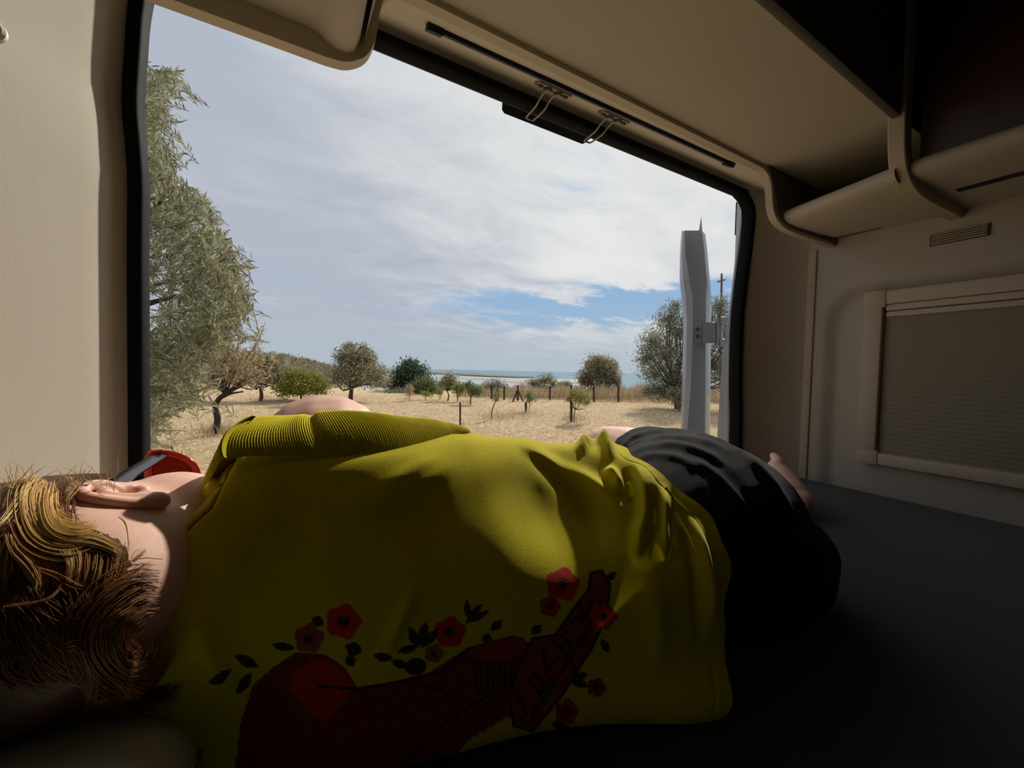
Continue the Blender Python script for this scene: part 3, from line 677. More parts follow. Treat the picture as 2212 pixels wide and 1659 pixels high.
# bushes closing the far edge of the field
for (u, v, els, n_, lm, sd0, D_, lab) in (
        (612, 850, [(612, 830, 22, 20), (600, 815, 16, 14)], 2200, L_OLIVE_D, 31, 36, 'far olive bush left of the yellow green shrub'),
        (700, 850, [(702, 826, 22, 22), (718, 815, 16, 18), (690, 838, 20, 16)], 2600, L_GREY, 32, 38, 'far grey bush left of the spreading olive'),
        (828, 855, [(828, 838, 22, 18), (845, 828, 14, 16)], 2000, L_OLIVE_D, 33, 34, 'far olive bush between spreading olive and evergreen'),
        (865, 866, [(862, 852, 26, 12), (845, 856, 14, 8)], 1500, L_PALE, 34, 27, 'low pale bush before the dark evergreen'),
        (955, 862, [(952, 843, 20, 20), (972, 848, 18, 16), (940, 852, 14, 12)], 2600, L_DARK, 35, 32, 'dark bush behind the slender young olive'),
        (1010, 864, [(1004, 852, 22, 14), (1030, 854, 18, 12)], 1900, L_OLIVE_D, 36, 31, 'olive bush behind the fresh green sapling'),
        (1105, 866, [(1105, 850, 20, 10), (1128, 848, 14, 10)], 1100, L_GREY, 37, 31, 'grey bush behind the braced fence post'),
        (520, 850, [(520, 830, 30, 16), (480, 835, 30, 14)], 2400, L_OLIVE_D, 38, 40, 'far olive bush behind the half-bare almond tree')):
    tree_px('bush', lab, u, v, (u, v - 10), els, n_, .17, lm, sd0, .04, D=D_, cat='bush', group='bushes at the far field edge')
# saplings with stakes inside the fence
tree_px('sapling', 'leaning nearly leafless sapling nearest the fence braces', 1061, 905, (1070, 868), [(1072, 862, 8, 8), (1074, 845, 10, 10)], 170, .07, L_MID, 20, .022, cat='sapling', bare=8)
tree_px('sapling', 'thin sapling beside the short stake in mid field', 1143, 892, (1144, 872), [(1146, 862, 16, 10), (1142, 852, 12, 8)], 480, .075, L_MID, 21, .016, cat='sapling', shell=.3)
tree_px('sapling', 'bushy lime green sapling tied to the tall stake', 1240, 910, (1243, 885), [(1255, 858, 24, 20), (1240, 852, 14, 12), (1268, 870, 10, 8), (1228, 862, 8, 8)], 1500, .07, L_LIME, 22, .02, cat='sapling', shell=.4)
def stake(name, label, u, v0, v1, r, group=None, lean=0, m=post_m):
    b0 = ground_at(u, v0); d = depth_of(b0); p1 = dep(u + lean, v1, d)
    o = MB().tube([b0 - np.array([0, 0, .1]), (b0 + p1) / 2, p1 - np.array([0, 0, .01]), p1], [r, r, r, r * .8], 8).build(name, m); tag(o, label, 'stake', group); return o
stake('stake', 'short weathered stake beside the thin sapling', 1136, 893, 869, .05)
stake('stake', 'tall stake supporting the bushy lime green sapling', 1234, 910, 866, .045)
o = stake('iron_post', 'thin rusty iron post rising behind the yellow shirt', 994, 972, 869, .02, m=mat('rusty_iron', (66, 50, 46), .7, .4, 40))
c = ground_at(994, 972); dd_ = depth_of(c); V = []
MB().tube([dep(994, 921, dd_), dep(999, 924, dd_), dep(993, 929, dd_), dep(998, 933, dd_), dep(993, 930, dd_)], .008, 5).build('twine', mat('twine', (60, 44, 40), .9), o)
n = 60; P = np.stack([dep(999 + rng.normal() * 4, rng.uniform(905, 935), dd_) for _ in range(n)]); V, Fc = leaf_arrays(P, rand_dir(n, rng), rng.uniform(.03, .07, n), rng.uniform(.01, .02, n), rng)
oo = mesh_obj('dead_leaves', V, Fc, L_DRY, o, smooth=False); set_tone(oo.data, rng.random(n) * .4); oo['kind'] = 'stuff'
# fence: each post a thing, wires between
posts = [(1062, 863, 833), (1089, 864, 834), (1118.5, 866, 832), (1188, 867, 833), (1234, 868, 831), (1283, 868, 833), (1336, 869, 832)]
tops = []
names = ['leftmost, beside the dark rounded shrub', 'second from left, by the lagoon', 'between two slanted braces', 'fourth from left, under the pale tree', 'behind the bushy lime sapling', 'left of the dense round tree base', 'rightmost, right of the round tree']
for (u, v0, v1), nm in zip(posts, names):
    b0 = ground_at(u, v0); d = depth_of(b0); o = MB().tube([b0 - np.array([0, 0, .2]), dep(u, v1, d)], .055, 8).build('fence_post', post_m); tag(o, 'weathered fence post ' + nm, 'post', 'posts of the wire fence'); tops.append((b0, dep(u, v1, d)))
    if u == 1118.5:
        for du in (-11, 12): MB().tube([ground_at(u + du, 868), dep(u, v1 + 9, d)], .045, 7).build('brace', post_m, o)
w_ = thing('fence_wire', 'thin wires strung between the weathered fence posts', 'wire', tuple(tops[0][0]))
for h in (.30, .62, .92):
    MB().tube([a * (1 - h) + b * h for a, b in tops], .007, 5).build('wire', wire_m, w_)
# pole with a crossbar above the trees at the right
d = 45.; up_ = thing('utility_pole', 'wooden pole with crossbar rising above the right hand trees', 'pole', tuple(np.array([dep(1558, 800, d)[0], dep(1558, 800, d)[1], -3.])))
q = dep(1558, 800, d); MB().tube([(q[0], q[1], -3.0), dep(1559, 591, d)], [.16, .11], 10).build('pole', mat('pole_wood', (104, 92, 80), .9, .3, 10), up_)
MB().tube([dep(1550, 609, d - .1), dep(1567, 604, d - .1)], .09, 6).build('crossbar', mat('crossbar_wood', (120, 84, 66), .9), up_)

# --- big olive at the left, twigs with paired narrow leaves
bo = thing('olive_tree', 'large close olive tree with narrow leaves beside the left pillar', 'tree', tuple(np.array([*dep(110, 1200, 3.3)[:2], GZ])))
edge = [(100, 338), (118, 385), (150, 400), (175, 404), (205, 352), (235, 380), (262, 352), (300, 350), (334, 412), (352, 372), (400, 378), (408, 440), (440, 466), (490, 482), (540, 514), (600, 530), (650, 545), (690, 522), (740, 510), (780, 470), (820, 442), (860, 432), (895, 402), (930, 345), (975, 332)]
ev = np.array([e[0] for e in edge]); eu = np.array([e[1] for e in edge])
r = np.random.default_rng(5); LP = []; LD = []; LL = []; LW = []; tone = []; twm = MB()
root = np.array([*dep(110, 1200, 3.3)[:2], GZ]); crown = np.array([*dep(130, 800, 3.3)[:2], .35])
MB().tube(smooth_path([root, root + np.array([.05, .0, .7]), crown + np.array([0, 0, -.3]), crown], 5), list(np.linspace(.13, .08, 16)), 10).build('trunk', bark, bo)
limbs = MB(); lt = []
for (u, v, D_) in ((330, 250, 3.0), (400, 480, 3.1), (470, 620, 3.3), (360, 420, 2.7), (420, 760, 3.1), (360, 860, 2.8), (380, 600, 2.8), (300, 700, 3.0)):
    e = dep(u, v, D_); q = smooth_path([crown, (crown + e) / 2 + np.array([-.05, .05, .12]), e], 6); limbs.tube(q, list(np.linspace(.045, .008, len(q))), 6); lt.append(e)
limbs.build('limbs', bark, bo)
N = 1500
for k in range(N):
    v = r.uniform(150, 985); ue = np.interp(v, ev, eu); u = ue - abs(r.normal()) * 85 - 14 if r.random() < .75 else r.uniform(255, ue - 5)
    if u < 215: continue
    if k % 4 == 3: u = r.uniform(-260, 215); v = r.uniform(40, 860)
    D_ = r.uniform(2.35, 3.5)
    if v > 880 and r.random() < .45: continue
    L = r.uniform(.16, .34)
    tip = dep(u, v, D_); dr_ = np.array([r.normal(.25, .55), r.normal(0, .5), r.normal(.62, .45)])
    if v > 720: dr_[2] -= .75
    dr_ /= np.linalg.norm(dr_); base = tip - dr_ * L; md = (base + tip) / 2 + r.normal(size=3) * .02
    q = smooth_path([base, md, tip], 4); twm.tube(q, list(np.linspace(.0024, .0008, len(q))), 4, caps=False)
    npair = int(L / .018)
    for i in range(npair):
        tt_ = (i + .6) / npair; p = base * (1 - tt_) ** 2 + 2 * md * tt_ * (1 - tt_) + tip * tt_ ** 2 if False else q[min(int(tt_ * (len(q) - 1)), len(q) - 2)] + (q[min(int(tt_ * (len(q) - 1)) + 1, len(q) - 1)] - q[min(int(tt_ * (len(q) - 1)), len(q) - 2)]) * (tt_ * (len(q) - 1) % 1)
        sd_ = np.cross(dr_, r.normal(size=3)); sd_ /= np.linalg.norm(sd_)
        for s_ in (-1, 1):
            dl = dr_ * .85 + sd_ * s_ * .55 + r.normal(size=3) * .16; dl /= np.linalg.norm(dl)
            LP.append(p); LD.append(dl); LL.append(r.uniform(.048, .082)); LW.append(r.uniform(.0090, .0130)); tone.append(np.clip(r.normal(.42, .27), 0, 1))
    LP.append(tip); LD.append(dr_); LL.append(.05); LW.append(.010); tone.append(.6)
twm.build('twigs', mat('olive_twig', (126, 120, 98), .9), bo)
V, Fc = leaf_arrays(np.array(LP), np.array(LD), np.array(LL), np.array(LW), r); o = mesh_obj('foliage', V, Fc, L_OLIVE, bo, smooth=False); set_tone(o.data, tone); o['kind'] = 'stuff'
# ------------------------------------------------------------------ person
def eval_mods(o):
    dg = bpy.context.evaluated_depsgraph_get(); oe = o.evaluated_get(dg); me = oe.to_mesh()
    n = len(me.vertices); V = np.empty(n * 3, np.float32); me.vertices.foreach_get('co', V)
    Fc = [tuple(p.vertices) for p in me.polygons]; oe.to_mesh_clear(); return V.reshape(-1, 3).astype(float), Fc
def remesh(mb, voxel, it=6):
    o = mesh_obj('tmp_remesh', mb.v, mb.f); bm = bmesh.new(); bm.from_mesh(o.data); bmesh.ops.recalc_face_normals(bm, faces=bm.faces); bm.to_mesh(o.data); bm.free()
    r_ = o.modifiers.new('r', 'REMESH'); r_.mode = 'VOXEL'; r_.voxel_size = voxel
    if it:
        s_ = o.modifiers.new('s', 'SMOOTH'); s_.factor = .5; s_.iterations = it
    V, Fc = eval_mods(o); me = o.data; bpy.data.objects.remove(o); bpy.data.meshes.remove(me); return V, Fc
def normals_of(V, Fc):
    N = np.zeros_like(V); q = np.array([f if len(f) == 4 else (f[0], f[1], f[2], f[2]) for f in Fc])
    n = np.cross(V[q[:, 2]] - V[q[:, 0]], V[q[:, 3]] - V[q[:, 1]])
    for k in range(4): np.add.at(N, q[:, k], n)
    return N / (np.linalg.norm(N, axis=1, keepdims=True) + 1e-12)
def limb(mb, pts, n=14, sub=5):
    """tapered limb: list of (x, y, z, r)"""
    P = smooth_path([p[:3] for p in pts], sub); R = [float(np.interp(i / sub, range(len(pts)), [p[3] for p in pts])) for i in range(len(P))]
    mb.tube(P, R, n); mb.ball(P[0], R[0], n, 8); mb.ball(P[-1], R[-1], n, 8)
def rings(mb, secs, n=20):
    """torso from (x, yc, zc, ry, rz)"""
    V = []
    for (x, yc, zc, ry, rz) in secs:
        for k in range(n): a = 2 * math.pi * k / n; V.append((x, yc + ry * math.cos(a), zc + rz * math.sin(a)))
    Fc = grid_faces(len(secs), n, True).tolist() + [tuple(range(n)), tuple((len(secs) - 1) * n + k for k in range(n - 1, -1, -1))]
    mb.add(V, Fc)

skin = bpy.data.materials.new('skin'); skin.use_nodes = True; t = NT(skin.node_tree); b = t.n['Principled BSDF']
oc = t.new('ShaderNodeTexCoord').outputs['Object']
t.l.new(t.mix(t.ramp(t.noise(oc, 60, 5, .6), .35, .7, 0, .6), lin(234, 192, 172), lin(218, 166, 146)), b.inputs['Base Color'])
b.inputs['Roughness'].default_value = .5; b.inputs['Specular IOR Level'].default_value = .35
b.inputs['Subsurface Weight'].default_value = .25; b.inputs['Subsurface Radius'].default_value = (.010, .004, .002); b.inputs['Subsurface Scale'].default_value = .6
bn = t.new('ShaderNodeBump'); bn.inputs['Strength'].default_value = .12; bn.inputs['Distance'].default_value = .001; t.l.new(t.noise(oc, 900, 3, .6), bn.inputs['Height']); t.l.new(bn.outputs[0], b.inputs['Normal'])

DZ = .018
HC = np.array([-.150, .392, .166 + DZ])     # centre of the skull
bd = MB()
bd.ball(HC, (.100, .094, .072), 24, 16)                       # cranium
bd.ball((-.095, .43, .168 + DZ), (.062, .062, .064), 20, 12)       # cheeks
bd.ball((-.050, .445, .167 + DZ), (.045, .040, .052), 16, 10)      # jaw
bd.ball((-.030, .475, .166 + DZ), (.018, .018, .020), 12, 8)       # chin
limb(bd, [(-.135, .485, .166 + DZ, .008), (-.112, .500, .166 + DZ, .010), (-.096, .508, .166 + DZ, .012)], 10)   # nose
for s_ in (-1, 1):
    bd.ball((-.096, .497, .166 + DZ + s_ * .012), (.007, .009, .008), 10, 6)
    bd.ball((-.142, .474, .166 + DZ + s_ * .032), (.008, .012, .018), 12, 8)   # brows
    bd.ball((-.124, .470, .166 + DZ + s_ * .031), (.010, .010, .014), 12, 8)   # eyes
bd.ball((-.066, .493, .166 + DZ), (.006, .008, .022), 12, 8); bd.ball((-.057, .491, .166 + DZ), (.007, .008, .019), 12, 8)  # lips
limb(bd, [(-.10, .402, .165 + DZ, .044), (-.045, .416, .160 + DZ * .7, .041), (.0, .420, .150, .052)], 16)         # neck
rings(bd, [(-.05, .415, .15, .045, .05), (-.02, .42, .145, .062, .090), (.03, .425, .135, .075, .105), (.10, .43, .130, .080, .106), (.18, .435, .125, .078, .102), (.26, .44, .100, .072, .078), (.34, .43, .092, .075, .072), (.42, .405, .095, .088, .078), (.52, .39, .110, .115, .098), (.60, .395, .108, .110, .094), (.68, .395, .10, .07, .065), (.70, .395, .10, .03, .03)], 24)
limb(bd, [(.045, .415, .198, .060), (.030, .455, .222, .070), (.030, .50, .240, .074), (.06, .60, .228, .052), (.10, .69, .195, .041), (.055, .665, .125, .036), (.0, .64, .06, .028)], 16)      # right arm
limb(bd, [(.04, .43, .07, .055), (.05, .53, .06, .045), (.08, .66, .047, .038), (.0, .69, .04, .034), (-.12, .70, .036, .026)], 16)                                                      # left arm
def hand(w, d, nrm, up_):
    w, d, nrm, up_ = [np.array(q, float) for q in (w, d, nrm, up_)]
    side = np.cross(d, nrm)
    P = lambda a, s, h: w + d * a + side * s + nrm * h
    for k, (s, l) in enumerate(((-.026, .062), (-.009, .074), (.009, .070), (.026, .055))):
        a = P(.075, s, 0); limb(bd, [(*P(.01, s * .6, 0), .012), (*a, .0095), (*P(.075 + l * .45, s * 1.12, -.008), .0082), (*P(.075 + l * .8, s * 1.14, -.022), .0074), (*P(.075 + l, s * 1.12, -.034), .0066)], 10, 3)
    limb(bd, [(*P(.015, -.02, 0), .013), (*P(.04, -.043, -.008), .0105), (*P(.065, -.056, -.014), .0090), (*P(.086, -.058, -.020), .0078)], 10, 3)
hand((.0, .64, .06), (-.85, -.1, -.35), (.3, .1, .95), None)
hand((-.12, .70, .036), (-.98, -.15, 0), (0, 0, 1), None)
limb(bd, [(.59, .43, .135, .082), (.635, .53, .140, .080), (.685, .65, .146, .072), (.735, .785, .142, .052), (.85, .70, .115, .050), (.95, .615, .095, .043), (1.055, .515, .062, .030)], 18)   # right leg
limb(bd, [(.59, .43, .080, .075), (.68, .60, .075, .075), (.77, .745, .055, .052), (.88, .66, .05, .047), (1.0, .575, .042, .036), (1.08, .54, .036, .030)], 18)                              # left leg
# right foot, sole turned to the side wall
limb(bd, [(1.076, .478, .040, .029), (1.088, .485, .048, .034), (1.108, .508, .063, .033), (1.128, .532, .079, .030), (1.146, .552, .092, .027)], 14)
bd.ball((1.080, .463, .038), (.028, .028, .031), 14, 10)
for k, (s, l) in enumerate(((-.024, .040), (-.009, .036), (.004, .032), (.015, .027), (.025, .022))):
    fd = np.array([.64, .70, .32]); sd_ = np.array([.26, .22, -.94]); a = np.array([1.145, .550, .092]) + sd_ * s
    limb(bd, [(*a, .011 if k else .013), (*(a + fd * l * .6), .009 if k else .012), (*(a + fd * l + np.array([0, 0, -.004])), .007 if k else .010)], 8, 3)
limb(bd, [(1.10, .525, .034, .028), (1.16, .55, .030, .026), (1.22, .60, .028, .024)], 14)    # left foot
V, Fc = remesh(bd, .0045, 5)
person = mesh_obj('person', V, Fc, skin)
tag(person, 'person in yellow shirt and black shorts lying on their side, back turned', 'person')

# ---- ear (its own fine mesh on the head)
e0 = dep(166, 1083, .266); e1 = dep(345, 1100, .282); ex = (e1 - e0); EL = np.linalg.norm(ex); ex /= EL
ez = np.array([0, -.42, .91]); ez -= ex * (ez @ ex); ez /= np.linalg.norm(ez); ey = np.cross(ez, ex)       # ey: towards the face
if ey[1] < 0: ey = -ey
E_ = lambda a, f, h: e0 + ex * a * EL + ey * f * EL + ez * h * EL
em = MB()
hel = [E_(.42, .30, -.05), E_(.20, .31, .06), E_(.06, .22, .12), E_(.03, .08, .15), E_(.10, -.04, .17), E_(.28, -.09, .17), E_(.5, -.08, .14), E_(.70, -.02, .09), E_(.82, .06, .05), E_(.93, .14, .02)]
q = smooth_path(hel, 6); em.tube(q, list(np.interp(np.linspace(0, 1, len(q)), [0, .2, .5, .8, 1], [.0035, .0042, .0042, .0045, .006])), 10)
ant = [E_(.20, .16, .06), E_(.32, .06, .10), E_(.48, .03, .11), E_(.62, .06, .10), E_(.74, .13, .08)]; q = smooth_path(ant, 5); em.tube(q, [.0042] * len(q), 9)
em.tube(smooth_path([E_(.33, .20, .04), E_(.30, .10, .07)], 4), .0035, 8)
em.ball(E_(.62, .27, .055), (.0065, .005, .005), 12, 8); em.ball(E_(.90, .15, .01), (.008, .006, .007), 14, 10); em.ball(E_(.80, .10, .03), (.009, .006, .006), 12, 8); em.ball(E_(.78, .17, .05), (.006, .005, .005), 12, 8)
# concha floor
V = []; na_, nb2 = 18, 10
for i in range(na_):
    a = .05 + .88 * i / (na_ - 1); w0 = np.interp(a, [0, .1, .3, .6, .85, 1], [.06, -.02, -.08, -.06, .05, .12]); w1 = np.interp(a, [0, .1, .3, .6, .85, 1], [.10, .27, .31, .28, .22, .16])
    for j in range(nb2):
        f = w0 + (w1 - w0) * j / (nb2 - 1); hh = np.interp(j / (nb2 - 1), [0, .25, .6, 1], [.14, .06, -.01, -.02]) * (1 - .5 * abs(a - .4)); V.append(E_(a, f, hh))
Vt = V + [p - ez * .005 for p in V]; n0 = len(V); g1 = grid_faces(na_, nb2).tolist(); Fe = g1 + [tuple(k + n0 for k in f[::-1]) for f in g1]
bord = [i * nb2 for i in range(na_)] + [(na_ - 1) * nb2 + j for j in range(1, nb2)] + [i * nb2 + nb2 - 1 for i in range(na_ - 2, -1, -1)] + [j for j in range(nb2 - 2, 0, -1)]
Fe += [(bord[k], bord[(k + 1) % len(bord)], bord[(k + 1) % len(bord)] + n0, bord[k] + n0) for k in range(len(bord))]
em.add(Vt, Fe)
em.tube([E_(.45, .20, -.16), E_(.45, .16, -.01)], [.013, .012], 12)    # root into the head
V, Fc = remesh(em, .0011, 4)
ear = mesh_obj('ear', V, Fc, skin, person)

# ---- shirt
TB = [ # x, then ring (y, z): top-front, top, upper back, mid back, low back, contact, front low, front
    (-.085, [(.440, .226), (.398, .236), (.350, .204), (.332, .160), (.330, .095), (.345, .02), (.46, .02), (.485, .125)]),
    (-.070, [(.447, .242), (.394, .248), (.350, .208), (.331, .158), (.328, .090), (.340, .012), (.47, .012), (.50, .13)]),
    (-.030, [(.447, .256), (.388, .258), (.357, .206), (.337, .152), (.331, .082), (.34, .006), (.50, .008), (.53, .135)]),
    (.030, [(.450, .258), (.387, .259), (.354, .204), (.329, .148), (.321, .080), (.335, .004), (.52, .006), (.54, .14)]),
    (.100, [(.455, .258), (.392, .260), (.352, .206), (.318, .148), (.308, .080), (.32, .004), (.52, .006), (.54, .135)]),
    (.170, [(.480, .252), (.425, .264), (.370, .220), (.305, .146), (.292, .078), (.305, .004), (.52, .006), (.54, .125)]),
    (.250, [(.485, .234), (.435, .248), (.378, .196), (.296, .134), (.276, .075), (.285, .004), (.52, .006), (.54, .115)]),
    (.330, [(.485, .222), (.428, .239), (.362, .198), (.274, .136), (.258, .070), (.26, .004), (.52, .006), (.545, .11)]),
    (.385, [(.480, .220), (.408, .236), (.332, .206), (.260, .140), (.247, .065), (.24, .003), (.53, .006), (.55, .11)]),
    (.415, [(.470, .222), (.400, .236), (.318, .205), (.256, .142), (.244, .062), (.232, .002), (.53, .006), (.55, .11)])]
def bspl(xs, Y, xq):
    """C1 cubic (Catmull-Rom on non-uniform knots) along axis 0"""
    xs = np.asarray(xs); Y = np.asarray(Y, float); m_ = np.gradient(Y, xs, axis=0); i = np.clip(np.searchsorted(xs, xq) - 1, 0, len(xs) - 2)
    h = (xs[i + 1] - xs[i]); s = ((xq - xs[i]) / h); sh = (-1,) + (1,) * (Y.ndim - 1); s = s.reshape(sh); h = h.reshape(sh)
    return Y[i] * (2 * s ** 3 - 3 * s ** 2 + 1) + m_[i] * h * (s ** 3 - 2 * s ** 2 + s) + Y[i + 1] * (-2 * s ** 3 + 3 * s ** 2) + m_[i + 1] * h * (s ** 3 - s ** 2)
nX, nT = 430, 620
xs = np.array([r_[0] for r_ in TB]); R_ = np.array([r_[1] for r_ in TB])            # (S, 8, 2)
xq = np.linspace(xs[0], xs[-1], nX); RX = bspl(xs, R_, xq)                          # (nX, 8, 2)
# closed ring spline; more samples over the back
tk = np.concatenate([np.linspace(-.6, 4.4, int(nT * .84), endpoint=False), np.linspace(4.4, 7.4, nT - int(nT * .84), endpoint=False)])
RXp = np.concatenate([RX[:, -2:], RX, RX[:, :3]], 1); kn = np.arange(-2, 11)
G = bspl(kn, RXp.transpose(1, 0, 2), tk).transpose(1, 0, 2)                          # (nX, nT, 2)
S = np.empty((nX, nT, 3)); S[..., 0] = xq[:, None]; S[..., 1:] = G
# neckline is cut lower at the near side, hem sways a little
hemw = np.clip((xq - .33) / .085, 0, 1)[:, None] ** 2
tkm = np.exp(-((tk - 5.2) / .9) ** 2); bmid = np.exp(-((tk - 3.2) / .9) ** 2); S[..., 0] += np.clip((xq - .2) / .215, 0, 1)[:, None] * (-.075 * tkm + .018 * bmid)[None]
nk = np.clip(1 - (xq + .085) / .07, 0, 1)[:, None] ** 1.5; S[..., 0] += nk * (.030 * np.exp(-((tk - .7) / .8) ** 2))[None]
S[..., 0] += hemw * (.010 * np.sin(tk * 3.1) + .004 * np.sin(tk * 8.3))[None]
def grid_normals(S):
    du = np.gradient(S, axis=0); dv = np.roll(S, -1, 1) - np.roll(S, 1, 1); n = np.cross(du, dv); return n / (np.linalg.norm(n, axis=2, keepdims=True) + 1e-12)
N = grid_normals(S); cen = np.array([0, .40, .12])
if np.mean(((S - cen) * N)[..., 1:].sum(-1)) < 0: N = -N
U_, V_, W_ = proj(S.reshape(-1, 3)); U_ = U_.reshape(nX, nT); V_ = V_.reshape(nX, nT)
def dist_poly(U, V, pts):
    """signed distance to a pixel polyline, and the position along it 0..1"""
    best = np.full(U.shape, 1e9); sg = np.zeros(U.shape); al = np.zeros(U.shape)
    L = np.cumsum([0] + [math.hypot(pts[i + 1][0] - pts[i][0], pts[i + 1][1] - pts[i][1]) for i in range(len(pts) - 1)])
    for i in range(len(pts) - 1):
        (x0, y0), (x1, y1) = pts[i], pts[i + 1]; dx, dy = x1 - x0, y1 - y0; l2 = dx * dx + dy * dy
        s = np.clip(((U - x0) * dx + (V - y0) * dy) / l2, 0, 1); ex_, ey_ = U - x0 - s * dx, V - y0 - s * dy; d = np.hypot(ex_, ey_)
        c = d < best; best = np.where(c, d, best); sg = np.where(c, np.sign(dx * ey_ - dy * ex_), sg); al = np.where(c, (L[i] + s * math.sqrt(l2)) / L[-1], al)
    return best, sg, al
vis = np.clip((N @ -FW) * 2 + .9, 0, 1)
disp = np.zeros((nX, nT))
def fold(pts, w, h, wl=None, fade=True, flat=0.0):
    """ridge of height h along a pixel polyline; wl: width on the left of its direction"""
    global disp
    pts = [tuple(p) for p in smooth_path([(a, b_, 0) for a, b_ in pts], 4)]; pts = [(p[0], p[1]) for p in pts]
    d, sg, al = dist_poly(U_, V_, pts); ww = np.where(sg < 0, wl or w, w)
    f = np.exp(-(d / ww) ** 2)
    sst = lambda q: q * q * (3 - 2 * q)
    if fade: f *= sst(np.clip(al * 3, 0, 1)) * sst(np.clip((1 - al) * 2.4, 0, 1))
    disp += h * f * vis
# long soft drapes over the back
fold([(905, 1262), (868, 1330), (815, 1440)], 17, .0045)
fold([(1010, 985), (900, 1040), (800, 1085), (690, 1125)], 40, .004, 22)
fold([(960, 975), (880, 1020), (800, 1060)], 16, .002)
fold([(430, 1290), (480, 1230), (560, 1160), (660, 1130)], 40, .004)
fold([(415, 1300), (432, 1380), (470, 1460), (520, 1530)], 22, .006, 40)
fold([(620, 1010), (560, 1100), (470, 1180), (400, 1220)], 60, .003)
# waist: lit bulge, hollow, then the pulled edge running down to the hem
fold([(1030, 955), (1095, 1000), (1160, 1047), (1235, 1100)], 56, .010)
fold([(1130, 968), (1185, 1000), (1240, 1050), (1275, 1105), (1330, 1200)], 28, -.014)
fold([(1105, 962), (1152, 985), (1202, 1012), (1253, 1038), (1290, 1063), (1330, 1096), (1362, 1117), (1396, 1112)], 12, .016, 22)
fold([(1252, 985), (1262, 956), (1290, 948), (1312, 968), (1322, 1000)], 12, .026)
fold([(1300, 1010), (1330, 1040), (1345, 1075)], 14, .016)
fold([(1355, 985), (1375, 1020), (1387, 1075), (1386, 1120), (1376, 1160), (1378, 1240)], 12, .018, 28)
fold([(1350, 1010), (1362, 1060), (1358, 1100)], 12, -.012)
fold([(1430, 1040), (1432, 1090), (1430, 1150), (1436, 1230)], 15, .015, 12)
fold([(1405, 1050), (1412, 1120), (1408, 1180)], 11, -.010)
fold([(1480, 1090), (1512, 1180), (1530, 1280), (1532, 1400)], 14, .010)
fold([(1455, 1090), (1490, 1190), (1505, 1300), (1512, 1440)], 10, -.006)
fold([(1395, 1230), (1420, 1340), (1410, 1480)], 26, .006)
# fine crumple
ns = np.array([mnoise.noise(Vector((a * 14, c * 14, b_ * 14))) for a, b_, c in S[::6, ::6].reshape(-1, 3)]).reshape(S[::6, ::6].shape[:2])
iu = np.clip(np.arange(nX) / 6, 0, ns.shape[0] - 1.001); iv = np.clip(np.arange(nT) / 6, 0, ns.shape[1] - 1.001)
a0 = iu.astype(int); b0_ = iv.astype(int); fu = (iu - a0)[:, None]; fv = (iv - b0_)[None]
ns = ns[a0][:, b0_] * (1 - fu) * (1 - fv) + ns[np.minimum(a0 + 1, ns.shape[0] - 1)][:, b0_] * fu * (1 - fv) + ns[a0][:, np.minimum(b0_ + 1, ns.shape[1] - 1)] * (1 - fu) * fv + ns[np.minimum(a0 + 1, ns.shape[0] - 1)][:, np.minimum(b0_ + 1, ns.shape[1] - 1)] * fu * fv
disp += ns * .0022
# stitched grooves: shoulder seam and hem
SEAM = [(505, 992), (488, 1020), (474, 1062), (458, 1098), (425, 1126), (398, 1150), (386, 1176)]
d, _, _ = dist_poly(U_, V_, SEAM); disp -= .0016 * np.exp(-(d / 4.5) ** 2) * (vis > .5)
seam_mask = np.exp(-(d / 2.6) ** 4) * (vis > .5)
hs = np.abs(xq - (xs[-1] - .020))[:, None] + 0 * disp; disp -= .0010 * np.exp(-(hs / .0018) ** 2)
low = np.clip(S[..., 2] / .02, 0, 1); S = S + N * (disp * low)[..., None]; S[..., 2] = np.maximum(S[..., 2], .0015)
Ui, Vi = U_, V_

# printed design on the back as a colour attribute
YEL = np.array(lin(206, 194, 20)[:3]); colr = np.tile(YEL, (nX, nT, 1))
def paint(mask, c, k=1.0):
    global colr
    m_ = (np.clip(mask, 0, 1) * k * (vis > .3))[..., None]; colr = colr * (1 - m_) + np.array(lin(*c)[:3]) * m_
def in_poly(poly):
    c = np.zeros(Ui.shape, bool); j = len(poly) - 1
    for i in range(len(poly)):
        (x0, y0), (x1, y1) = poly[i], poly[j]
        if y0 != y1: c ^= ((y0 > Vi) != (y1 > Vi)) & (Ui < (x1 - x0) * (Vi - y0) / (y1 - y0) + x0)
        j = i
    return c.astype(float)
def flower(u, v, r, c=(206, 44, 46), ph=0.0):
    d = np.hypot(Ui - u, Vi - v); a = np.arctan2(Vi - v, Ui - u); paint((d < r * (.92 + .08 * np.cos(5 * a + ph))), c); paint(d < r * .24, (24, 16, 14)); paint((np.abs(d - r * .34) < r * .04), (90, 24, 20))
def leaf(u, v, ang, l, w, c=(30, 44, 34)):
    ca, sa = math.cos(ang), math.sin(ang); x = (Ui - u) * ca + (Vi - v) * sa; y = -(Ui - u) * sa + (Vi - v) * ca; s = np.clip(x / l, 0, 1); paint((x > 0) & (x < l) & (np.abs(y) < w * np.sin(math.pi * s)), c)
paint(in_poly([(545, 1480), (590, 1440), (640, 1408), (700, 1412), (745, 1440), (772, 1482), (860, 1470), (930, 1452), (965, 1430), (1010, 1400), (1060, 1385), (1110, 1372), (1142, 1388), (1130, 1450), (1140, 1520), (1080, 1560), (1010, 1600), (960, 1659), (940, 1720), (500, 1720), (520, 1560)]), (112, 26, 30))
paint(in_poly([(640, 1440), (690, 1420), (740, 1440), (765, 1480), (740, 1520), (700, 1560), (660, 1530), (625, 1490)]), (176, 22, 30))
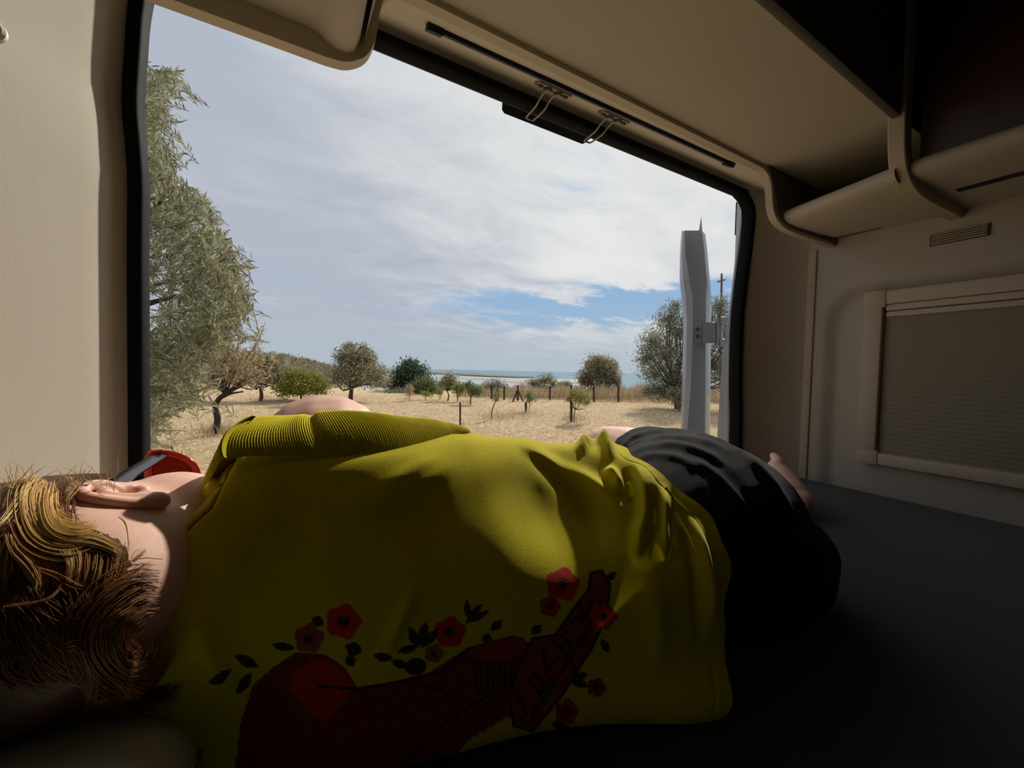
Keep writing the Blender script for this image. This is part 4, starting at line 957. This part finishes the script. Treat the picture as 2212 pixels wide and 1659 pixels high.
paint(in_poly([(1010, 1408), (1070, 1385), (1130, 1375), (1142, 1400), (1110, 1425), (1040, 1430)]), (150, 30, 52))
for k in range(7): paint(in_poly([(1020 + k * 14, 1430), (1026 + k * 14, 1430), (1036 + k * 11, 1500), (1030 + k * 11, 1500)]), (30, 16, 24))
BAN = [(1110, 1568), (1150, 1580), (1215, 1500), (1280, 1400), (1310, 1330), (1318, 1262), (1300, 1232), (1276, 1238), (1272, 1272), (1235, 1320), (1200, 1372), (1150, 1380), (1120, 1440), (1100, 1500)]
paint(in_poly(BAN), (132, 34, 66))
for pl in (BAN + BAN[:1], [(1150, 1545), (1215, 1450), (1262, 1375), (1300, 1300)], [(690, 1482), (780, 1486), (860, 1472), (960, 1452), (1010, 1402)], [(880, 1640), (960, 1560), (1060, 1500)], [(915, 1480), (960, 1495), (965, 1510)]):
    d, _, _ = dist_poly(Ui, Vi, pl); paint(d < 3.2, (26, 12, 16))
# lettering strokes on the ribbon
for pl in ([(1232, 1345), (1252, 1330), (1262, 1352)], [(1252, 1305), (1262, 1335), (1280, 1300)], [(1172, 1400), (1180, 1450), (1205, 1420)], [(1196, 1385), (1222, 1412)], [(1212, 1372), (1236, 1392), (1226, 1408)], [(1118, 1500), (1136, 1535), (1124, 1552)], [(1142, 1470), (1166, 1500), (1176, 1480), (1152, 1452)], [(1180, 1480), (1196, 1462)], [(1226, 1412), (1240, 1440)], [(1248, 1385), (1266, 1398)]):
    d, _, _ = dist_poly(Ui, Vi, pl); paint(d < 3.6, (30, 14, 24))
paint(in_poly([(1168, 1480), (1185, 1472), (1200, 1495), (1180, 1515)]), (30, 70, 66))
for (u, v, r_, c, ph) in ((742, 1342, 40, (206, 44, 46), .3), (972, 1366, 36, (204, 44, 48), 1.2), (1216, 1262, 38, (200, 40, 40), .7), (1188, 1310, 24, (176, 50, 36), 0), (1304, 1332, 30, (196, 44, 40), .2), (1224, 1538, 28, (150, 40, 34), .5), (1290, 1486, 22, (140, 30, 50), 0), (668, 1378, 34, (150, 70, 50), .9), (938, 1412, 22, (160, 80, 44), 0)): flower(u, v, r_, c, ph)
for (u, v, a, l, w_) in ((640, 1400, 3.3, 55, 9), (700, 1348, 3.6, 30, 12), (745, 1395, .3, 40, 16), (752, 1412, 1.2, 30, 12), (905, 1400, -2.0, 55, 11), (910, 1400, -1.4, 60, 12), (915, 1398, -.9, 55, 10), (905, 1395, 2.9, 50, 9), (850, 1420, 3.3, 45, 11), (845, 1425, .4, 40, 10), (1005, 1350, -.9, 60, 9), (1010, 1345, -.5, 55, 8), (1010, 1335, -1.6, 40, 7), (1040, 1378, .2, 26, 12), (1060, 1362, -.7, 34, 10), (500, 1440, 2.6, 60, 12), (560, 1440, 3.6, 60, 12), (545, 1450, 2.2, 60, 12), (1230, 1470, .3, 46, 9), (1235, 1470, -.4, 40, 9), (1190, 1560, .4, 50, 10), (1170, 1350, 2.4, 30, 10), (1305, 1255, -.6, 34, 8), (1300, 1380, 1.1, 36, 9)): leaf(u, v, a, l, w_)
paint((np.hypot((Ui - 898) / 24, (Vi - 1440) / 19) < 1), (18, 20, 22))
paint(seam_mask, (70, 64, 22), .9)
shm = bpy.data.materials.new('yellow_cotton'); shm.use_nodes = True; t = NT(shm.node_tree); b = t.n['Principled BSDF']
at = t.new('ShaderNodeAttribute'); at.attribute_name = 'dye'; oc = t.new('ShaderNodeTexCoord').outputs['Object']
fz = t.noise(oc, 260, 4, .7); cc = t.mix(t.ramp(fz, .35, .75, 0, .22), at.outputs['Color'], lin(150, 138, 14)); t.l.new(cc, b.inputs['Base Color'])
b.inputs['Roughness'].default_value = .95; b.inputs['Specular IOR Level'].default_value = .1; b.inputs['Sheen Weight'].default_value = .15
bn = t.new('ShaderNodeBump'); bn.inputs['Strength'].default_value = .35; bn.inputs['Distance'].default_value = .0012; t.l.new(t.noise(oc, 700, 3, .7), bn.inputs['Height']); t.l.new(bn.outputs[0], b.inputs['Normal'])
tr = t.new('ShaderNodeBsdfTranslucent'); t.l.new(at.outputs['Color'], tr.inputs[0]); mx = t.new('ShaderNodeMixShader'); mx.inputs[0].default_value = .12
t.l.new(b.outputs[0], mx.inputs[1]); t.l.new(tr.outputs[0], mx.inputs[2]); t.l.new(mx.outputs[0], t.n['Material Output'].inputs[0])
shirt = mesh_obj('shirt', S.reshape(-1, 3), grid_faces(nX, nT, True), shm, person)
ca = shirt.data.color_attributes.new('dye', 'FLOAT_COLOR', 'POINT'); cc_ = np.ones((nX * nT, 4), np.float32); cc_[:, :3] = colr.reshape(-1, 3); ca.data.foreach_set('color', cc_.ravel())
shirt['label'] = 'yellow cotton shirt with red floral bird print on the back'

# ribbed armhole band
bot = [(474, 1000, .385), (500, 990, .386), (560, 985, .387), (650, 984, .388), (750, 985, .390), (850, 984, .395), (920, 972, .408), (965, 957, .428), (1004, 946, .452)]
top = [(543, 908, .420), (560, 902, .424), (590, 896, .430), (640, 893, .434), (700, 890, .438), (800, 891, .442), (880, 897, .446), (945, 907, .452), (990, 936, .465)]
B0 = [onY(*p) for p in bot] + [np.array(q) for q in ((.185, .53, .19), (.13, .565, .14), (.03, .56, .135), (-.05, .50, .16), (-.072, .42, .215))]
T0 = [onY(*p) for p in top] + [np.array(q) for q in ((.165, .545, .20), (.115, .585, .165), (.03, .585, .165), (-.035, .545, .19), (-.050, .48, .245))]
nr = 1500; ni = 12
bp_ = np.array(smooth_path(B0, 60, True)); tp_ = np.array(smooth_path(T0, 60, True))
def resamp(P, n):
    Q = np.vstack([P, P[:1]]); L = np.concatenate([[0], np.cumsum(np.linalg.norm(np.diff(Q, axis=0), axis=1))]); s = np.linspace(0, L[-1], n, endpoint=False); return np.stack([np.interp(s, L, Q[:, k]) for k in range(3)], 1)
# keep matching parameters so the ribs run straight across
idx = np.linspace(0, len(bp_), nr, endpoint=False); Q = lambda P: np.stack([np.interp(idx, np.arange(len(P) + 1), np.append(P[:, k], P[0, k])) for k in range(3)], 1)
bq, tq = Q(bp_), Q(tp_); cb = bq.mean(0); V = np.empty((ni, nr, 3))
arc = np.concatenate([[0], np.cumsum(np.linalg.norm(np.diff(bq, axis=0), axis=1))])
for i in range(ni):
    s = i / (ni - 1); p = bq * (1 - s) + tq * s; out = p - (cb * (1 - s) + tq.mean(0) * s); out /= np.linalg.norm(out, axis=1, keepdims=True)
    bul = .010 * math.sin(math.pi * s) ** .8
    rib = .0007 * np.sin(arc / .0022 * 2 * math.pi) * (1 if i < ni - 1 else .3)
    wob = .003 * np.sin(idx * .03) * s
    dip = -.006 * np.exp(-((idx - 212) / 12) ** 2) * s
    V[i] = p + out * (bul + rib + wob + dip)[:, None]
Vin = V[::-1] - 0; Vv = np.concatenate([V, V[-1:] * 1.0 + (tq.mean(0) - V[-1:]) * .03, V[-3:-2] + (tq.mean(0) - V[-3:-2]) * .06], 0)
ribm = mat('yellow_rib', (200, 188, 20), .95, .12, 60, .2, 900, spec=.1, sheen=.15)
cuff = mesh_obj('ribbed_cuff', Vv.reshape(-1, 3), grid_faces(ni + 2, nr, True), ribm, person); cuff['label'] = 'ribbed yellow armhole band'

# ---- shorts
sm_ = MB()
rings(sm_, [(.36, .385, .105, .092, .088), (.40, .388, .112, .116, .102), (.46, .390, .119, .130, .111), (.52, .392, .124, .140, .120), (.58, .394, .125, .146, .122), (.64, .398, .116, .142, .110), (.69, .402, .100, .125, .088), (.73, .405, .085, .095, .066), (.75, .405, .08, .05, .045)], 28)
sm_.ball((.625, .345, .070), (.138, .118, .082), 24, 16)
sm_.ball((.60, .315, .055), (.125, .095, .066), 24, 16)
limb(sm_, [(.585, .42, .142, .104), (.622, .50, .145, .096), (.650, .565, .146, .089)], 22)
limb(sm_, [(.60, .42, .075, .09), (.65, .52, .075, .085), (.69, .60, .070, .080)], 22)
V, Fc = remesh(sm_, .0032, 8)
V[:, 2] = np.maximum(V[:, 2], .002)
Nn = normals_of(V, Fc)
if np.mean(((V - np.array([.58, .40, .12])) * Nn).sum(1)) < 0: Nn = -Nn
pu, pv, _ = proj(V)
vis2 = np.clip((Nn @ -FW) * 2 + 1.0, 0, 1); ds = np.zeros(len(V))
def fold2(pts, w, h):
    global ds
    pts = [(p[0], p[1]) for p in smooth_path([(a, b_, 0) for a, b_ in pts], 4)]; d, sg, al = dist_poly(pu, pv, pts); ds += h * np.exp(-(d / w) ** 2) * np.clip(al * 6, 0.1, 1) * (lambda q: q * q * (3 - 2 * q))(np.clip((1 - al) * 3, 0, 1)) * vis2
for pts, w_, h in (([(1335, 975), (1370, 945), (1430, 932), (1510, 935), (1590, 960)], 6, .0045), ([(1340, 980), (1380, 958), (1440, 946), (1520, 955), (1600, 985)], 6, .0045), ([(1350, 985), (1400, 968), (1460, 962), (1530, 982), (1590, 1020)], 7, .0045),
                   ([(1370, 992), (1420, 984), (1470, 992), (1520, 1025)], 8, .004), ([(1480, 990), (1540, 1020), (1600, 1085), (1640, 1150)], 9, .004), ([(1600, 975), (1660, 1030), (1700, 1090), (1730, 1150)], 8, .0045), ([(1640, 1030), (1690, 1110), (1720, 1200)], 8, .003), ([(1540, 1050), (1600, 1150), (1640, 1280)], 16, .004)):
    fold2(pts, w_, h)
ds += np.array([mnoise.noise(Vector(p * 9)) for p in V]) * .002
V = V + Nn * ds[:, None]
# leg openings: drop what lies beyond the hem across both thighs
axis = np.array([.42, .87, .0]); axis /= np.linalg.norm(axis); hemd = (np.array([.645, .565, .15]) @ axis)
keep = (V @ axis < hemd + .012 * np.sin(V[:, 2] * 40)) & (V[:, 0] > .375)
ok = [f for f in Fc if all(keep[i] for i in f)]
usd = np.unique(np.concatenate([np.array(f) for f in ok])); rm = -np.ones(len(V), int); rm[usd] = np.arange(len(usd))
shorts = mesh_obj('shorts', V[usd], [tuple(int(rm[i]) for i in f) for f in ok], mat('black_cotton', (30, 30, 33), .95, .15, 50, .35, 900, spec=.1, sheen=.04), person)
shorts['label'] = 'black loose cotton shorts'
o = MB(); c = dep(1446, 1068, .475); o.tube([c + np.array([-.004, .004, .008]), c, c + np.array([.003, -.002, -.003]), c + np.array([-.002, -.003, -.006])], .0022, 6).build('drawstring_end', mat('teal_cord', (40, 110, 118), .7), person)['label'] = 'teal cord end at the waist'
# ------------------------------------------------------------------ hair, sunglasses, pillow
HE = [(HC + np.array([-.004, -.004, .002]), np.array([.112, .104, .080])),
      (np.array([-.165, .345, .168]), np.array([.10, .058, .050])),
      (dep(205, 1290, .275), np.array([.042, .036, .042])),
      (dep(258, 1400, .248), np.array([.030, .024, .036]))]
def hit(u, v):
    d = ray(u, v) / F_PX; best = None; miss = None
    for c, r_ in HE:
        o_ = (CAM - c) / r_; q = d / r_; a = q @ q; b_ = o_ @ q; cc = o_ @ o_ - 1; disc = b_ * b_ - a * cc
        if disc >= 0:
            t_ = (-b_ - math.sqrt(disc)) / a
            if best is None or t_ < best: best = t_
        else:
            t_ = -b_ / a; m_ = -disc
            if miss is None or m_ < miss[0]: miss = (m_, t_)
    t_ = best if best is not None else miss[1]
    return CAM + d * t_, d / np.linalg.norm(d)
hairm = bpy.data.materials.new('hair'); hairm.use_nodes = True; t = NT(hairm.node_tree); b = t.n['Principled BSDF']
at = t.new('ShaderNodeAttribute'); at.attribute_name = 'dye'; t.l.new(at.outputs['Color'], b.inputs['Base Color']); b.inputs['Roughness'].default_value = .38; b.inputs['Specular IOR Level'].default_value = .3
hv = []; hf = []; hc = []
def add_mesh(V, Fc, c):
    k = len(hv); hv.extend(map(tuple, V)); hf.extend([tuple(i + k for i in f) for f in Fc]); hc.extend([c] * len(V))
def strand(P, r0, c):
    P = np.array(P); n = len(P); T = np.gradient(P, axis=0); T /= np.linalg.norm(T, axis=1, keepdims=True) + 1e-9
    A = np.cross(T, np.array([.3, -.8, .5])); A /= np.linalg.norm(A, axis=1, keepdims=True) + 1e-9; B = np.cross(T, A)
    R = r0 * np.interp(np.linspace(0, 1, n), [0, .1, .75, 1], [.7, 1, .9, .15])[:, None]; V = np.empty((n, 3, 3))
    for k in range(3): a = 2 * math.pi * k / 3; V[:, k] = P + (A * math.cos(a) + B * math.sin(a)) * R
    add_mesh(V.reshape(-1, 3), grid_faces(n, 3, True).tolist(), c)
SUNLIT = np.array(lin(212, 178, 118)[:3]); BRN = np.array(lin(158, 106, 64)[:3]); DRK = np.array(lin(82, 54, 34)[:3])  # the gold is brown hair with sunlight painted into its colour
hr = np.random.default_rng(21)
def lock(guide, n, spread, lift, c0, c1, r0=.00035, seg=14, wav=4, taper=.45, jit=.3):
    """strands along a pixel guide, laid on the head; spread in px, lift off the surface in m"""
    G_ = np.array(smooth_path([(a, b_, 0) for a, b_ in guide], 6))[:, :2]; L = np.linspace(0, len(G_) - 1, seg)
    Gq = np.stack([np.interp(L, np.arange(len(G_)), G_[:, k]) for k in range(2)], 1); T = np.gradient(Gq, axis=0); T /= np.linalg.norm(T, axis=1, keepdims=True); Nn_ = np.stack([-T[:, 1], T[:, 0]], 1)
    for _ in range(int(n * 1.5)):
        off = hr.normal() * spread * .5; ph = hr.uniform(0, 6.28); am = hr.uniform(.3, 1) * wav; fr = hr.uniform(.6, 1.6); s0 = hr.uniform(0, .18); s1 = hr.uniform(.75, 1)
        ss = np.linspace(s0, s1, seg); q = np.stack([np.interp(ss, np.linspace(0, 1, seg), Gq[:, k]) for k in range(2)], 1); nn = np.stack([np.interp(ss, np.linspace(0, 1, seg), Nn_[:, k]) for k in range(2)], 1)
        w_ = off * (1 - taper * np.abs(2 * ss - 1)) + am * np.sin(ss * 6.28 * fr + ph) + np.cumsum(hr.normal(size=seg)) * jit
        q = q + nn * w_[:, None]; lf = lift * hr.uniform(.15, 1)
        P = []
        for (u_, v_) in q:
            p, dr_ = hit(u_, v_); P.append(p - dr_ * lf)
        m_ = np.clip(hr.normal(.5, .3), 0, 1); strand(P, r0 * hr.uniform(.45, 1.0), tuple(c0 * (1 - m_) + c1 * m_))
# under-volume
vol = MB()
for (c, r_), k_ in zip(HE, (.96, .94, .85, .8)): vol.ball(c, r_ * k_, 28, 20)
V, Fc = remesh(vol, .004, 4)
pu, pv, pw = proj(V)
SKP = [(262, 1028), (165, 1058), (135, 1085), (146, 1128), (205, 1140), (245, 1150), (278, 1190), (290, 1235), (284, 1292), (296, 1400), (340, 1520), (480, 1520), (480, 1290), (480, 960), (262, 960)]
def pip(u, v, poly):
    c = np.zeros(len(u), bool); j = len(poly) - 1
    for i in range(len(poly)):
        (x0, y0), (x1, y1) = poly[i], poly[j]
        if y0 != y1: c ^= ((y0 > v) != (y1 > v)) & (u < (x1 - x0) * (v - y0) / (y1 - y0) + x0)
        j = i
    return c
bad = pip(pu, pv, SKP) | ((V[:, 1] > .425) & (V[:, 0] > -.225)) | (V[:, 2] < .115)
ok = [f for f in Fc if not any(bad[i] for i in f)]; usd = np.unique(np.concatenate([np.array(f) for f in ok])); rm = -np.ones(len(V), int); rm[usd] = np.arange(len(usd))
add_mesh(V[usd], [tuple(int(rm[i]) for i in f) for f in ok], tuple(DRK * .8))
# covering layer: falls from the parting down over the back of the head
for k in range(42):
    u0 = hr.uniform(-90, 150); v0 = 1040 + hr.uniform(0, 60)
    g_ = [(u0, v0), (u0 - 8 + hr.normal() * 8, v0 + 70), (u0 + 15 + hr.normal() * 14, v0 + 150), (u0 + 50 + hr.normal() * 20, v0 + 240), (u0 + 75 + hr.normal() * 25, v0 + 330)]
    lock(g_, 46, 34, .004, DRK, BRN, .00036, 14, 5)
for k in range(14):
    u0 = hr.uniform(150, 285); lock([(u0, 1150 + hr.uniform(0, 30)), (u0 - 4, 1210), (u0 - 12 + hr.normal() * 8, 1270), (u0 - 20 + hr.normal() * 14, 1340)], 34, 18, .004, DRK, BRN * 1.3, .00034, 12, 4)
for k in range(46):
    u0 = hr.uniform(-110, 190); v0 = 1210 + hr.uniform(0, 150)
    lock([(u0, v0), (u0 + 25 + hr.normal() * 10, v0 + 55), (u0 + 60 + hr.normal() * 16, v0 + 105), (u0 + 105 + hr.normal() * 20, v0 + 135)], 44, 34, .005, DRK * .8, BRN * .8, .00038, 12, 6)
# locks near the ear, sunlight painted in as gold strand colour
lock([(92, 1030), (74, 1068), (82, 1115), (112, 1148), (158, 1156), (205, 1140)], 150, 44, .008, SUNLIT * .75, SUNLIT * 1.25, .0004, 18, 2, .35, .15)
lock([(112, 1036), (104, 1080), (112, 1120), (138, 1142), (178, 1146), (212, 1134)], 90, 24, .010, SUNLIT, SUNLIT * 1.3, .0004, 18, 2, .35, .12)
lock([(60, 1095), (95, 1140), (150, 1158), (205, 1166), (248, 1186), (270, 1206)], 70, 16, .008, SUNLIT * .8, SUNLIT * 1.2, .0004, 16, 2, .4, .12)
lock([(84, 1026), (52, 1074), (18, 1118), (-12, 1150)], 50, 16, .007, SUNLIT * .7, SUNLIT * 1.1, .0004, 14, 2, .3, .12)
lock([(168, 1036), (160, 1052), (148, 1066), (140, 1086)], 26, 10, .005, BRN, SUNLIT, .00035, 10, 1, .3, .1)
lock([(18, 1150), (30, 1190), (60, 1222), (78, 1252), (80, 1282)], 44, 14, .008, BRN, SUNLIT, .00038, 14, 3, .3, .15)
lock([(20, 1160), (12, 1200), (6, 1240), (4, 1290)], 60, 26, .006, BRN, SUNLIT * .7, .00036, 12, 3)
lock([(100, 1165), (140, 1180), (156, 1215), (148, 1260)], 60, 18, .007, BRN, SUNLIT * .8, .00036, 12, 3)
for u0 in (172, 186, 200, 214, 228, 240): lock([(u0, 1166), (u0 + 6, 1200), (u0 + 2, 1236), (u0 - 8, 1270)], 22, 8, .006, BRN, SUNLIT * .75, .00034, 10, 2)
lock([(70, 1225), (120, 1242), (160, 1262), (190, 1266)], 16, 6, .008, BRN, SUNLIT, .0003, 12, 2)
lock([(255, 1115), (272, 1130), (278, 1165), (277, 1200)], 5, 3, .010, SUNLIT, SUNLIT, .0003, 12, 1)
lock([(0, 1312), (50, 1304), (110, 1290), (140, 1250)], 8, 4, .008, BRN, SUNLIT * .8, .0003, 12, 2)
# curls by the collar
lock([(350, 1275), (300, 1275), (240, 1315), (205, 1375), (225, 1440), (290, 1478), (335, 1440), (350, 1390)], 150, 56, .010, DRK, BRN * .9, .0004, 22, 9, .25, .8)
lock([(300, 1310), (262, 1345), (250, 1400), (285, 1445), (325, 1425)], 110, 40, .014, DRK, BRN, .0004, 18, 8, .3, .8)
lock([(140, 1400), (170, 1395), (195, 1425), (200, 1480), (190, 1530)], 90, 26, .010, DRK, BRN * .9, .00038, 16, 4)
lock([(250, 1470), (300, 1500), (350, 1490), (380, 1450)], 90, 34, .012, DRK, BRN * 1.2, .00038, 14, 5)
lock([(285, 1215), (300, 1200), (318, 1185)], 10, 12, .004, BRN, SUNLIT * .7, .0003, 8, 1); lock([(280, 1245), (305, 1225), (330, 1212)], 8, 12, .004, BRN, SUNLIT * .6, .0003, 8, 1)
# wisps along the top
for k in range(70):
    u0 = hr.uniform(-10, 250); v0 = 1046 + hr.uniform(-8, 18); p0, dr_ = hit(u0, v0); q = [p0]
    dv_ = np.array([hr.normal(0, .5), hr.normal(0, .4), abs(hr.normal(.6, .4))]); dv_ /= np.linalg.norm(dv_); l_ = hr.uniform(.006, .02)
    for i in range(6): dv_ = dv_ + hr.normal(size=3) * .22; dv_ /= np.linalg.norm(dv_); q.append(q[-1] + dv_ * l_ / 6)
    strand(q, .00022, tuple(BRN * .5 + SUNLIT * .5))
hair = mesh_obj('hair', hv, hf, hairm, person); ca = hair.data.color_attributes.new('dye', 'FLOAT_COLOR', 'POINT'); a_ = np.ones((len(hv), 4), np.float32); a_[:, :3] = np.array(hc); ca.data.foreach_set('color', a_.ravel())
hair['label'] = 'loose wavy brown hair with sunlit gold painted on some strands'; hair['kind'] = 'stuff'

# sunglasses
sg = thing('sunglasses', 'sunglasses with clear orange red frame worn by the person', 'sunglasses', (-.11, .50, .20))
orange = bpy.data.materials.new('orange_acetate'); orange.use_nodes = True; t = NT(orange.node_tree); b = t.n['Principled BSDF']; b.inputs['Base Color'].default_value = lin(214, 62, 18); b.inputs['Roughness'].default_value = .15; b.inputs['Transmission Weight'].default_value = .55; b.inputs['IOR'].default_value = 1.3
lensm = bpy.data.materials.new('dark_red_lens'); lensm.use_nodes = True; t = NT(lensm.node_tree); b = t.n['Principled BSDF']; b.inputs['Base Color'].default_value = lin(120, 30, 24); b.inputs['Roughness'].default_value = .08; b.inputs['Transmission Weight'].default_value = .75; b.inputs['IOR'].default_value = 1.05
templem = mat('dark_tortoise', (34, 26, 34), .22, coat=.4)
# lens outline in pixels on a plane facing the door
lp = [onY(u, v, .500) for u, v in ((322, 1034), (322, 1006), (330, 986), (352, 979), (382, 984), (408, 996), (422, 1012), (428, 1036))]
zc_ = .166 + DZ
low = [np.array([lp[-1][0] + .001, .502, lp[-1][2] - .022]), np.array([lp[-1][0] - .010, .504, lp[-1][2] - .036]), np.array([lp[0][0] + .010, .504, lp[-1][2] - .034]), np.array([lp[0][0], .502, lp[-1][2] - .020])]
ring_ = smooth_path(lp + low, 6, True)
def eye(mirror):
    f_ = (lambda p: np.array([p[0], p[1], 2 * zc_ - p[2]])) if mirror else (lambda p: p)
    R = [f_(p) for p in ring_]
    MB().tube(R, .0026, 10, closed=True, sec=[(1.2 * math.cos(a), .8 * math.sin(a)) for a in np.linspace(0, 2 * math.pi, 10, endpoint=False)]).build('rim', orange, sg)
    c = np.mean(R, 0); k = len(R); VV = [p + np.array([0, -.0006, 0]) for p in R] + [p + np.array([0, .0008, 0]) for p in R]
    MB().add(VV, [tuple(range(k)), tuple(range(2 * k - 1, k - 1, -1))] + [(i, (i + 1) % k, k + (i + 1) % k, k + i) for i in range(k)]).build('lens', lensm, sg)
    tt_ = [f_(p) for p in (onY(348, 981, .499), onY(336, 990, .488), onY(290, 1018, .445), onY(250, 1044, .412), onY(214, 1064, .388), onY(196, 1082, .376))]
    MB().tube(smooth_path(tt_, 6), 1, sec=[(.0058, -.0012), (.0058, .0012), (-.0058, .0012), (-.0058, -.0012)], up=(-1, 0, .25)).build('temple', templem, sg, bevel=.0008)
    MB().tube([f_(onY(318, 1000, .499)), f_(onY(332, 980, .500)), f_(onY(352, 976, .500))], [.004, .005, .003], 8).build('hinge_block', orange, sg)
eye(False); eye(True)
MB().tube(smooth_path([low[2] + np.array([.004, 0, 0]), np.array([low[2][0] + .002, .512, zc_]), np.array([low[2][0] + .004, low[2][1], 2 * zc_ - low[2][2]])], 6), .0025, 8).build('bridge', orange, sg)

# pillow under the head
V = []; na2, nb3 = 40, 40
for side in (1, -1):
    for i in range(na2):
        for j in range(nb3):
            a = -1 + 2 * i / (na2 - 1); c = -1 + 2 * j / (nb3 - 1)
            h = max(0, (1 - abs(a) ** 3.2) * (1 - abs(c) ** 3.2)) ** .45
            x = -.190 + .135 * a * (1 - .06 * c * c); y = .382 + .198 * c * (1 - .06 * a * a)
            z = .078 + side * .078 * h
            if side > 0: z += .006 * mnoise.noise(Vector((x * 14, y * 14, 0))) * h - .058 * math.exp(-(((x + .13) / .10) ** 2 + ((y - .42) / .11) ** 2))
            V.append((x, y, max(z, .001)))
Fp = grid_faces(na2, nb3).tolist(); n0 = na2 * nb3; Fp += [tuple(k + n0 for k in f[::-1]) for f in grid_faces(na2, nb3).tolist()]
o = mesh_obj('pillow', V, Fp, mat('pillow_cotton', (205, 207, 200), .95, .08, 30, .4, 900)); bm = bmesh.new(); bm.from_mesh(o.data); bmesh.ops.remove_doubles(bm, verts=bm.verts, dist=.0005); bmesh.ops.recalc_face_normals(bm, faces=bm.faces); bm.to_mesh(o.data); bm.free()
tag(o, 'grey pillow under the head at the left', 'pillow')
